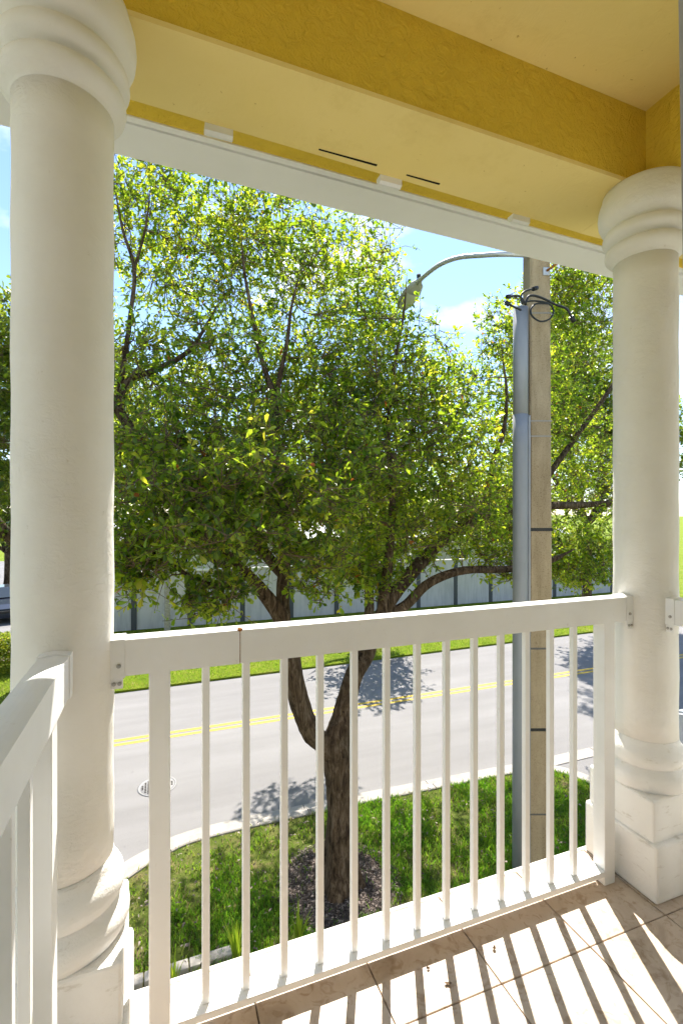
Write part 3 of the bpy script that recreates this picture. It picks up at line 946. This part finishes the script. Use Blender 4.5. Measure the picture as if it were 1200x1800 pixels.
def unit(v): return v / (np.linalg.norm(v, axis=-1, keepdims=True) + 1e-9)

def tubes_np(A, B, ra, rb, k=3):
    """many straight k-sided tapered sticks"""
    n = len(A); t = unit(B - A)
    ref = np.where(np.abs(t[:, 2:3]) > .9, np.array([[1., 0, 0]]), np.array([[0, 0, 1.]]))
    u = unit(np.cross(t, ref)); w = np.cross(t, u)
    V = np.empty((n, 2 * k, 3))
    for q in range(k):
        a = 2 * np.pi * q / k
        o = u * np.cos(a) + w * np.sin(a)
        V[:, q] = A + o * ra[:, None]; V[:, k + q] = B + o * rb[:, None]
    T = []
    for q in range(k):
        q2 = (q + 1) % k
        T += [[q, q2, k + q2], [q, k + q2, k + q]]
    T = (np.arange(n)[:, None, None] * 2 * k + np.array(T)[None]).reshape(-1, 3)
    return V.reshape(-1, 3), T

def limb_mesh(P, rad, n=14, rough=.10, flare=False):
    P = [Vector(p) for p in P]; bm = bmesh.new()
    t = (P[1] - P[0]).normalized(); u = t.orthogonal().normalized(); rings = []
    ph = [random.uniform(0, 6) for _ in range(4)]
    for i, p in enumerate(P):
        t2 = (P[min(i + 1, len(P) - 1)] - P[max(i - 1, 0)]).normalized()
        u = (u - t2 * u.dot(t2)).normalized(); w = t2.cross(u)
        ring = []
        for k in range(n):
            a = 2 * math.pi * k / n
            r = rad[i] * (1 + rough * .6 * math.sin(3 * a + ph[0] + i * .13) + rough * .5 * math.sin(5 * a + ph[1] - i * .21) + rough * .5 * math.sin(i * .7 + ph[2]) * math.sin(a + ph[3]) + random.uniform(-.03, .03))
            if flare and i < 9: r *= 1 + ((9 - i) / 9) ** 2 * .75 * (.5 + .5 * math.sin(4 * a + ph[1]))
            ring.append(bm.verts.new(p + (u * math.cos(a) + w * math.sin(a)) * r))
        rings.append(ring)
    for A, B in zip(rings[:-1], rings[1:]):
        for k in range(n):
            f = bm.faces.new((A[k], A[(k + 1) % n], B[(k + 1) % n], B[k])); f.smooth = True
    bm.faces.new(rings[0][::-1]); bm.faces.new(rings[-1])
    me = bpy.data.meshes.new('limb'); bm.to_mesh(me); bm.free()
    return me

def interp_r(r, n):
    return np.interp(np.linspace(0, len(r) - 1, n), range(len(r)), r)

def grow_tree(root, limbs, vols, n_sec, n_twig, leaves_per, leafL, leafmat, seed, twig_len=(.14, .34), droop=.1, min_r=.006, skel=()):
    """limbs: list of (name, points, radii); vols: list of (centre3, radii3, weight). Parts are children of root (at world origin offsets)."""
    r = np.random.default_rng(seed)
    org = np.array(root.location)
    nodes, nrad = [], []
    for name, pts, rad in limbs:
        C = catmull(pts, 6); rr = interp_r(rad, len(C))
        if name != 'trunk': rr[-4:] *= np.array([.85, .65, .42, .2])
        me = limb_mesh([p - org for p in C], rr, 14 if rad[0] > .06 else 9, .10, flare=(name == 'trunk'))
        me.materials.append(M['bark'])
        link_mesh(name, me, None, root)
        if name != 'trunk':
            nodes += [np.array(p) for p in C]; nrad += list(rr)
        else:
            nodes += [np.array(p) for p in C[-6:]]; nrad += list(rr[-6:])
    for name, pts, rad in skel:
        C = catmull(pts, 6); nodes += [np.array(p) for p in C]; nrad += list(interp_r(rad, len(C)))
    nodes = np.array(nodes); nrad = np.array(nrad)
    wts = np.array([v[2] for v in vols], float); wts /= wts.sum()
    def sample(n):
        idx = r.choice(len(vols), n, p=wts)
        q = unit(r.normal(size=(n, 3))) * (r.random((n, 1)) ** (1 / 2.4))
        Cn = np.array([v[0] for v in vols]); Rd = np.array([v[1] for v in vols])
        return Cn[idx] + q * Rd[idx], idx
    sec, _ = sample(n_sec)
    dist = np.array([np.min(np.linalg.norm(nodes - p, axis=1)) for p in sec])
    sec = sec[np.argsort(dist)]
    A_, B_, ra_, rb_ = [], [], [], []
    NB = [nodes]; RB = [nrad]
    alln = nodes; allr = nrad
    for p in sec:
        dv = alln - p
        dd = np.linalg.norm(dv, axis=1) + np.maximum(0, dv[:, 2]) * .6      # prefer joining from below
        j = int(np.argmin(dd)); q = alln[j]; L = np.linalg.norm(p - q)
        if L < .12: continue
        ns = max(3, min(9, int(L / .16)))
        mid = (p + q) / 2 + r.normal(size=3) * L * .13 + np.array([0, 0, -L * .06])
        r0 = min(allr[j] * .75, .008 + L * .011); r1 = max(min_r * .7, min(.006, r0))
        ts = np.linspace(0, 1, ns + 1)
        C = np.outer((1 - ts) ** 2, q) + np.outer(2 * ts * (1 - ts), mid) + np.outer(ts ** 2, p)
        C[1:-1] += r.normal(size=(ns - 1, 3)) * L * .02
        rr = r0 + (r1 - r0) * ts
        A_.append(C[:-1]); B_.append(C[1:]); ra_.append(rr[:-1]); rb_.append(rr[1:])
        alln = np.vstack([alln, C[1:]]); allr = np.r_[allr, rr[1:]]
    new_n = alln[len(nodes):]
    # leafy twigs near the end of the grid of nodes
    tp, ti = sample(n_twig)
    near = np.empty(len(tp), int)
    for c0 in range(0, len(tp), 500):
        dd = np.linalg.norm(new_n[None, :, :] - tp[c0:c0 + 500, None, :], axis=2)
        near[c0:c0 + 500] = np.argmin(dd, 1)
    base = new_n[near]
    # pull far-off points in so twigs stay short
    dv = tp - base; dl = np.linalg.norm(dv, axis=1)
    lim = .55
    tp = base + dv * np.minimum(1, lim / (dl + 1e-6))[:, None]
    A_.append(base); B_.append(tp); ra_.append(np.full(len(tp), .0055)); rb_.append(np.full(len(tp), .0036))
    ctr = nodes.mean(0)
    od = unit(unit(tp - base) * .7 + unit(r.normal(size=tp.shape)) * .7 + np.array([0, 0, .35]))
    tl = r.uniform(*twig_len, len(tp))
    te = tp + od * tl[:, None]
    A_.append(tp); B_.append(te); ra_.append(np.full(len(tp), .0036)); rb_.append(np.full(len(tp), .0018))
    V, T = tubes_np(np.vstack(A_), np.vstack(B_), np.concatenate(ra_), np.concatenate(rb_), 4)
    o = link_mesh('branches', np_mesh('branches', V - org, T, smooth=True), M['twig'], root); o['kind'] = 'stuff'
    # leaves
    n = len(tp) * leaves_per
    ti_ = np.repeat(np.arange(len(tp)), leaves_per)
    s = r.random(n) ** .8
    p = tp[ti_] + (te - tp)[ti_] * s[:, None] * 1.0
    # some leaves along the base stretch too
    bs = r.random(n) < .25
    p[bs] = (base[ti_] + (tp - base)[ti_] * r.random((n, 1)))[bs]
    out = unit(r.normal(size=(n, 3)))
    d = unit(od[ti_] * .55 + out * .9 + np.array([0, 0, -droop]))
    nr = unit(np.array([0, 0, 1.0]) + r.normal(size=(n, 3)) * .75)
    tone = r.normal(.42, .18, len(tp))[ti_] + r.normal(0, .2, n)
    young = (r.random(len(tp)) < .12)[ti_]
    tone = np.where(young, tone + .35, tone)
    tone = np.clip(tone, 0, .975)
    tone[r.random(n) < .004] = 1.0
    big = (.7 + .6 * r.random(len(tp)))[ti_] * r.uniform(.5, 1.35, n)
    L = leafL * big; Wd = L * r.uniform(.38, .55, n)
    V, T = leaf_geo(p, d, nr, L, Wd)
    o = link_mesh('crown', np_mesh('crown', V - org, T, np.repeat(tone, 7)), leafmat, root); o['kind'] = 'stuff'
    return o

def L3(pts):   # (px, py, Y) list to 3-D
    return [atY(*p) for p in pts]

# dry leaves fallen on the grass and along the kerb
N = 1500
q = np.c_[rng.uniform(-1.6, 8.0, N), rng.uniform(4.6, 8.1, N)]
q = q[in_poly(q, lawn_edge)]; N = len(q)
q = np.c_[q, LZ + rng.uniform(.01, .06, N)]
V, T = leaf_geo(q, unit(np.c_[rng.normal(size=(N, 2)), rng.normal(size=N) * .3]), unit(rng.normal(size=q.shape) * .5 + np.array([0, 0, 1.])), rng.uniform(.03, .07, N), rng.uniform(.015, .035, N))
tag(link_mesh('leaf_litter', np_mesh('leaf_litter', V, T, np.repeat(rng.random(N) ** .7, 7)), M['chip']), 'dry fallen leaves scattered over the lawn', 'leaf litter', kind='stuff')

# the big tree by the road
TY = 6.22
root = empty('street_tree', (TREE[0], TREE[1], LZ))
tag(root, 'large leafy broadleaf tree with forked trunk standing in the lawn', 'tree')
base_pt = np.array([TREE[0], TREE[1], LZ - .1])
limbs = [
 ('trunk', [base_pt] + L3([(597, 1490, TY), (598, 1430, TY), (597, 1380, TY), (593, 1335, TY), (592, 1305, TY), (598, 1275, TY + .02), (603, 1250, TY + .05), (611, 1225, TY + .07)]), [.24, .20, .185, .18, .185, .18, .15, .11, .05]),
 ('limb', L3([(592, 1345, TY), (570, 1308, TY), (548, 1288, TY - .03), (529, 1245, TY - .06), (517, 1190, TY - .1), (509, 1135, TY - .12), (493, 1085, TY - .2), (468, 1048, TY - .3), (438, 1012, TY - .5), (400, 975, TY - .7), (350, 930, TY - .9)]), [.13, .135, .135, .13, .115, .11, .105, .085, .065, .045, .03]),
 ('limb', L3([(500, 1105, TY - .15), (497, 1040, TY - .05), (500, 985, TY), (494, 900, TY + .2), (486, 800, TY + .4), (482, 705, TY + .6), (462, 640, TY + .7), (446, 570, TY + .8), (430, 480, TY + .9), (424, 410, TY + 1)]), [.085, .085, .08, .07, .06, .055, .035, .028, .02, .012]),
 ('limb', L3([(484, 720, TY + .6), (492, 660, TY + .6), (505, 600, TY + .6), (512, 540, TY + .7), (530, 470, TY + .7)]), [.045, .035, .028, .02, .012]),
 ('limb', L3([(594, 1345, TY), (600, 1290, TY + .03), (606, 1240, TY + .06), (622, 1190, TY + .1), (645, 1145, TY + .2), (664, 1095, TY + .3), (692, 1045, TY + .45), (740, 987, TY + .7), (790, 938, TY + 1), (850, 905, TY + 1.2), (920, 891, TY + 1.4), (1000, 888, TY + 1.6), (1070, 884, TY + 1.7), (1150, 872, TY + 1.8)]), [.14, .14, .135, .13, .125, .115, .11, .105, .10, .095, .085, .075, .06, .045]),
 ('limb', L3([(690, 1075, TY + .35), (715, 1062, TY + .3), (755, 1024, TY + .2), (815, 1003, TY + .1), (895, 1000, TY + .1), (960, 988, TY + .1), (1010, 965, TY)]), [.075, .075, .07, .062, .055, .045, .03]),
 ('limb', L3([(848, 905, TY + 1.2), (856, 868, TY + 1.2), (868, 805, TY + 1.2), (884, 760, TY + 1.2), (890, 690, TY + 1.3), (880, 610, TY + 1.4)]), [.085, .06, .05, .038, .028, .015]),
 ('limb', L3([(935, 893, TY + 1.4), (960, 842, TY + 1.5), (1010, 770, TY + 1.6), (1062, 698, TY + 1.7), (1110, 620, TY + 1.8), (1140, 540, TY + 1.8)]), [.07, .062, .055, .045, .032, .02]),
 ('limb', L3([(672, 1080, TY + .3), (684, 960, TY + .5), (690, 860, TY + .6), (682, 770, TY + .7), (690, 660, TY + .8), (708, 560, TY + .8), (715, 480, TY + .8)]), [.09, .065, .05, .04, .03, .02, .01]),
 ('limb', L3([(497, 1010, TY), (430, 935, TY + .3), (370, 880, TY + .5), (312, 838, TY + .7), (255, 785, TY + .9), (210, 722, TY + 1.0), (175, 660, TY + 1.1)]), [.075, .075, .08, .085, .075, .065, .05]),
 ('limb', L3([(212, 725, TY + 1.0), (222, 672, TY + 1.0), (268, 652, TY + 1.0), (325, 622, TY + 1.0), (358, 580, TY + 1.0), (390, 520, TY + 1)]), [.05, .045, .04, .032, .024, .014]),
 ('limb', L3([(206, 715, TY + 1.0), (216, 655, TY + 1.05), (229, 560, TY + 1.1), (236, 475, TY + 1.1), (215, 400, TY + 1.2), (200, 320, TY + 1.2)]), [.04, .038, .032, .026, .018, .01]),
 ('limb', L3([(235, 478, TY + 1.1), (255, 405, TY + 1.1), (265, 330, TY + 1.1)]), [.022, .016, .01]),
 ('limb', L3([(440, 1013, TY - .5), (390, 1030, TY - .6), (340, 1015, TY - .7), (290, 985, TY - .8), (250, 960, TY - .8)]), [.035, .032, .028, .022, .014]),
]
def vol(px, py, rx, ry, Y, rY, wt):
    c = atY(px, py, Y); sc = np.linalg.norm(ray(px, py)[:2]) * 0 + (c[0] * math.sin(YAW) + c[1] * math.cos(YAW)) / F
    return (c, np.array([rx * sc, rY, ry * sc]), wt)
near_vols = [
 vol(300, 770, 90, 60, 6.3, .7, 2), vol(480, 760, 110, 60, 6.2, .7, 2.4), vol(600, 770, 90, 70, 6.2, .7, 2), vol(300, 865, 100, 45, 5.7, .8, 4), vol(430, 830, 110, 45, 5.5, .9, 4.5), vol(545, 880, 100, 45, 5.5, .8, 4), vol(390, 935, 140, 38, 5.2, .7, 5), vol(255, 960, 70, 60, 5.6, .6, 3.5),
 vol(530, 970, 100, 40, 5.6, .7, 3), vol(390, 1040, 48, 42, 5.4, .35, 1.8), vol(560, 1030, 40, 32, 5.7, .3, 1), vol(335, 1062, 26, 30, 5.2, .2, .5), vol(640, 830, 90, 60, 5.8, .7, 3), vol(250, 1010, 50, 40, 5.5, .4, 1.2)]
vols = [
 vol(700, 840, 180, 180, 7.2, 1.8, 18), vol(640, 660, 160, 120, 8.0, 1.9, 11), vol(360, 700, 170, 140, 8.0, 1.9, 12),
 vol(480, 540, 140, 100, 8.6, 1.6, 5), vol(300, 430, 130, 120, 8.6, 1.6, 6.5), vol(450, 390, 120, 85, 8.4, 1.5, 5.5),
 vol(600, 470, 105, 80, 8.2, 1.5, 4), vol(655, 540, 65, 90, 8.9, .8, 3), vol(900, 720, 140, 130, 8.6, 1.6, 10),
 vol(1010, 820, 150, 160, 9.0, 1.8, 13), vol(1010, 570, 105, 85, 9.0, 1.5, 9), vol(1000, 500, 80, 45, 9.0, 1.0, 5), vol(820, 900, 130, 80, 7.6, 1.3, 6),
 vol(890, 570, 55, 65, 8.2, .9, 1.8), vol(240, 840, 100, 90, 7.6, 1.4, 4), vol(760, 720, 80, 100, 7.4, 1.2, 4), vol(1000, 970, 110, 60, 8.4, 1.0, 5), vol(1020, 1000, 80, 35, 8.0, .7, 3), vol(880, 990, 60, 35, 6.6, .5, 1.2), vol(640, 1010, 70, 45, 6.8, .7, 2), vol(250, 320, 90, 60, 8.4, 1.0, 1.5),
 vol(560, 800, 200, 120, 10.2, 1.3, 8), vol(800, 860, 170, 90, 10.2, 1.2, 6), vol(575, 890, 80, 45, 11.8, .8, 3), vol(420, 850, 190, 110, 7.2, 1.0, 7), vol(560, 720, 130, 90, 7.6, 1.2, 5)]
grow_tree(root, limbs, vols, 800, 13400, 11, .083, M['leaf'], 5)
grow_tree(root, [], near_vols, 300, 2200, 9, .080, M['leaf'], 6, skel=limbs[1:3] + limbs[-5:-4] + limbs[-1:], twig_len=(.12, .42))

# hanging spray of big near leaves and a brown dead spray
def background_tree(name, x, y, h, spread, label, seed, n_twig=2600, leafL=.13, group='trees round the street', z0=GZ):
    r = random.Random(seed)
    t = empty(name, (x, y, z0))
    tag(t, label, 'tree', group)
    b = np.array([x, y, z0 - .1])
    hk = h * .30
    fork = b + np.array([r.uniform(-.2, .2), r.uniform(-.2, .2), hk])
    lb = [('trunk', [b, b + (fork - b) * .35, b + (fork - b) * .7, fork, fork + np.array([0, 0, .3])], [.24, .20, .18, .17, .12])]
    for k in range(5):
        a = k * 2 * math.pi / 5 + r.uniform(-.3, .3)
        e = fork + np.array([math.cos(a) * spread * .62, math.sin(a) * spread * .62, h * r.uniform(.28, .5)])
        mdl = (fork + e) / 2 + np.array([math.cos(a) * .35, math.sin(a) * .35, -.25])
        lb.append(('limb', [fork - np.array([0, 0, .15]), mdl, e], [.12, .085, .03]))
    vs = []
    for k in range(9):
        a = r.uniform(0, 2 * math.pi); q = spread * r.uniform(.15, .62)
        vs.append((np.array([x + math.cos(a) * q, y + math.sin(a) * q, z0 + h * r.uniform(.42, .82)]), np.array([spread * .42, spread * .42, h * .17]), 1))
    grow_tree(t, lb, vs, 170, n_twig, 12, leafL, M['leaf_far'], seed, twig_len=(.2, .45))
background_tree('verge_tree', 19.5, 17.8, 16.0, 5.6, 'tall leafy tree on the far verge beyond the right column', 31, 5600, .16)
background_tree('side_tree', -5.4, 7.2, 13.5, 5.2, 'leafy tree showing in the gap left of the near column', 32, 5200, .11)
background_tree('verge_tree', 7.7, 17.3, 8.0, 3.0, 'broadleaf tree on the far verge behind the main trunk', 41, 620, .14)
background_tree('verge_tree', -3.4, 17.0, 13.0, 4.4, 'broadleaf tree on the far verge behind the near column', 42, 4200, .14)
background_tree('distant_tree', -9.4, 38.0, 9.0, 5.0, 'dark green tree behind the parked cars left of the near column', 36, 2600, .2)
background_tree('distant_tree', 3.5, 27.5, 7.5, 4.2, 'dark green tree behind the white wall, left of the trunk', 33, 2200, .2)
background_tree('distant_tree', 13.0, 29.0, 8.0, 4.6, 'dark green tree behind the white wall, between trunk and pole', 34, 2200, .2)
background_tree('distant_tree', 24.0, 28.0, 8.5, 4.8, 'dark green tree behind the white wall, right of the pole', 35, 2200, .2)

# ------------------------------------------------------------------ white panel wall across the street
WY = 22.9
WZ0, WZ1 = GZ + .05, -1.28
pw = empty('boundary_wall', (-1.0, WY, GZ))
tag(pw, 'long white panel wall with charcoal posts across the street', 'wall')
SPW = 2.34
pm = MB().box((.11, -.06, .0), (SPW - .11, .06, 2.50), .008).mesh('panel'); pm.materials.append(M['panel'])
km = MB().box((-.1095, -.10, -.05), (.1095, .10, 2.46), .008).mesh('post'); km.materials.append(M['charcoal'])
cm = MB().box((.0, -.10, 2.505), (SPW - .004, .10, 2.58), .008).mesh('coping'); cm.materials.append(M['render'])
for k in range(-1, 14):
    if k < 13:
        link_mesh('panel', pm, None, pw, (k * SPW, 0, 0)); link_mesh('coping', cm, None, pw, (k * SPW, 0, 0))
    link_mesh('post', km, None, pw, (k * SPW, 0, 0))

# low white building behind it
bd = empty('low_building', (14, 33, GZ))
tag(bd, 'long low pale building with white metal roof behind the wall', 'building')
MB().box((-19, 0, 0), (19, 9, 3.3)).build('wall', M['render'], bd)
m = MB(); m.prism([(-.7, 3.30), (9.7, 3.30), (4.5, 4.75)], 'x', -19.6, 19.6)
rf = m.build('roof', M['roofwhite'], bd)
sm = MB().prism([(-.02, 0), (.02, 0), (.02, .05), (-.02, .05)], 'y', 0, 5.38).mesh('seam'); sm.materials.append(M['roofwhite'])
for k in range(48):
    link_mesh('seam', sm, None, rf, (-19.4 + k * .82, -.68, 3.32), (math.atan2(1.45, 5.2), 0, 0))
for k in range(10):
    f = MB().box((-.75, -.04, 1.0), (.75, .02, 2.3), .01).build('window', M['trim'], bd, (-16.5 + k * 3.6, 0, 0))
    MB().box((-.67, -.055, 1.08), (-.03, -.042, 2.22)).build('pane', M['glass'], f)
    MB().box((.03, -.055, 1.08), (.67, -.042, 2.22)).build('pane', M['glass'], f)

# ------------------------------------------------------------------ palm in front of the wall
pp = gp(295, 1100)
palm = empty('palm_tree', (.35, 21.6, GZ + .05))
tag(palm, 'slim pale palm trunk in front of the white wall', 'palm tree')
m = MB(); rings = [(z, .13 - .006 * z + .010 * math.sin(z * 26)) for z in np.linspace(-.1, 4.6, 70)]
m.lathe(rings, 16); m.build('trunk', M['palmbark'], palm)
for k in range(22):
    a = k * 2.399; el = random.uniform(-.5, 1.1); Lf = random.uniform(1.5, 2.0)
    Vs, Ts = [], []; off = 0
    d0 = np.array([math.cos(a) * math.cos(el), math.sin(a) * math.cos(el), math.sin(el)])
    sd = np.array([-math.sin(a), math.cos(a), 0])
    pts = [np.array([0, 0, 4.6]) + d0 * Lf * t + np.array([0, 0, -.9 * t * t]) for t in np.linspace(0, 1, 15)]
    for q in range(14):
        for s_ in (-1, 1):
            ll = .5 * math.sin(math.pi * (.15 + .8 * q / 14))
            b0, b1 = pts[q], pts[q] * .4 + pts[q + 1] * .6
            tip = b0 + sd * s_ * ll + d0 * ll * .6 + np.array([0, 0, -.12])
            Vs += [b0, b1, tip]; Ts.append([off, off + 1, off + 2]); off += 3
    link_mesh('frond', np_mesh('frond', np.array(Vs), np.array(Ts), np.full(off, random.random())), M['leaf_far'], palm)

# ------------------------------------------------------------------ hedge on the left across the street
hg = empty('hedge', (-6.6, 18.55, GZ + .05))
tag(hg, 'clipped yellow green hedge left of the near column', 'hedge')
N = 24000
q = np.c_[rng.uniform(-3.6, 2.6, N), rng.uniform(-.55, .55, N), rng.uniform(.05, 1.15, N)]
edge = np.maximum(np.abs(q[:, 1]) / .55, q[:, 2] / 1.15) > .45
q = q[edge]
V, T = leaf_geo(q, unit(rng.normal(size=q.shape) + np.array([0, -.3, .5])), unit(rng.normal(size=q.shape) + np.array([0, 0, .6])), rng.uniform(.07, .13, len(q)), rng.uniform(.035, .06, len(q)))
o = link_mesh('foliage', np_mesh('foliage', V, T, np.repeat(rng.random(len(q)), 7)), M['hedge_leaf'], hg); o['kind'] = 'stuff'
for k in range(9):
    MB().tube([(-3.4 + k * .72, 0, -.05), (-3.4 + k * .72 + .05, .03, .5), (-3.4 + k * .72 - .06, 0, 1.0)], [.03, .022, .01], 7).build('stem', M['twig'], hg)

# ------------------------------------------------------------------ cars
def make_car(loc, rz, paint, label):
    c = empty('parked_car', loc, rz)
    tag(c, label, 'car', 'parked cars')
    # side outline (y forward = +x), half width tapers in the cabin
    low = [(-2.2, .32), (-2.25, .62), (-2.18, .92), (-1.6, 1.0), (.75, 1.0), (1.75, .86), (2.15, .70), (2.22, .45), (2.15, .28), (1.75, .25), (1.70, .42), (1.52, .62), (1.22, .62), (1.04, .42), (.98, .22), (-1.0, .22), (-1.06, .42), (-1.24, .62), (-1.54, .62), (-1.72, .42), (-1.78, .26)]
    m = MB(); m.prism(low, 'y', -.88, .88)
    es = [e for e in m.bm.edges if abs(abs(e.verts[0].co.y) - .88) < 1e-4 and abs(e.verts[0].co.y - e.verts[1].co.y) < 1e-4 and min(e.verts[0].co.z, e.verts[1].co.z) > .68]
    bmesh.ops.bevel(m.bm, geom=es, offset=.07, segments=3, affect='EDGES')
    m.build('body', paint, c)
    m = MB()
    bot = [(-1.75, .99), (.85, .99)]; top = [(-1.25, 1.43), (.05, 1.45)]
    bv = [m.bm.verts.new((x, s * .80, z)) for s in (-1, 1) for x, z in bot]
    tv = [m.bm.verts.new((x, s * .60, z)) for s in (-1, 1) for x, z in top]
    F_ = m.bm.faces.new
    F_((bv[0], bv[1], tv[1], tv[0])); F_((bv[2], tv[2], tv[3], bv[3])); F_((bv[0], tv[0], tv[2], bv[2])); F_((bv[1], bv[3], tv[3], tv[1])); F_((tv[0], tv[1], tv[3], tv[2])); F_((bv[0], bv[2], bv[3], bv[1]))
    bmesh.ops.recalc_face_normals(m.bm, faces=m.bm.faces[:])
    bmesh.ops.bevel(m.bm, geom=m.bm.edges[:], offset=.04, segments=2, affect='EDGES')
    m.build('cabin', paint, c)
    def glass(q):
        m = MB(); m.bm.faces.new([m.bm.verts.new(p) for p in q]); o = m.build('window', M['glass'], c)
        md = o.modifiers.new('t', 'SOLIDIFY'); md.thickness = .012; md.offset = 0
    glass([(.815, -.70, 1.04), (.815, .70, 1.04), (.10, .55, 1.425), (.10, -.55, 1.425)])
    glass([(-1.735, -.70, 1.04), (-1.735, .70, 1.04), (-1.30, .55, 1.40), (-1.30, -.55, 1.40)])
    for s in (-1, 1):
        glass([(-1.5, s * .785, 1.05), (-.35, s * .785, 1.05), (-.38, s * .625, 1.39), (-1.15, s * .625, 1.39)])
        glass([(-.27, s * .785, 1.05), (.66, s * .785, 1.05), (.02, s * .625, 1.39), (-.30, s * .625, 1.39)])
        MB().box((1.90, s * .60 - .17, .62), (2.185, s * .60 + .17, .76), .03, 2).build('headlight', M['hlight'], c)
        MB().box((-2.262, s * .66 - .14, .68), (-2.10, s * .66 + .14, .86), .02, 2).build('tail_light', M['tail'], c)
        MB().box((.40, s * .95 - .07, 1.0), (.56, s * .95 + .07, 1.12), .03, 2).build('mirror', paint, c)
        for wx in (-1.39, 1.37):
            m = MB(); m.prism([(wx + math.cos(2 * math.pi * k / 28) * .32, .32 + math.sin(2 * math.pi * k / 28) * .32) for k in range(28)], 'y', s * .68, s * .885, True)
            w = m.build('wheel', M['tyre'], c)
            m = MB(); m.prism([(wx + math.cos(2 * math.pi * k / 20) * .20, .32 + math.sin(2 * math.pi * k / 20) * .20) for k in range(20)], 'y', s * .80, s * .895, True)
            m.build('rim', M['galv'], w)
    MB().box((2.10, -.38, .50), (2.232, .38, .62), .015).build('grille', M['black'], c)
    return c
make_car((-7.4, 28.3, GZ + .02), R(-70), M['car_dark'], 'dark blue car parked left of the near column')
make_car((-10.6, 37.0, GZ + .02), R(-75), M['car_white'], 'white car parked farther back left of the near column')
make_car((11.2, 5.0, GZ - .006), R(-92), M['car_silver'], 'silver car on the driveway right of the right column')
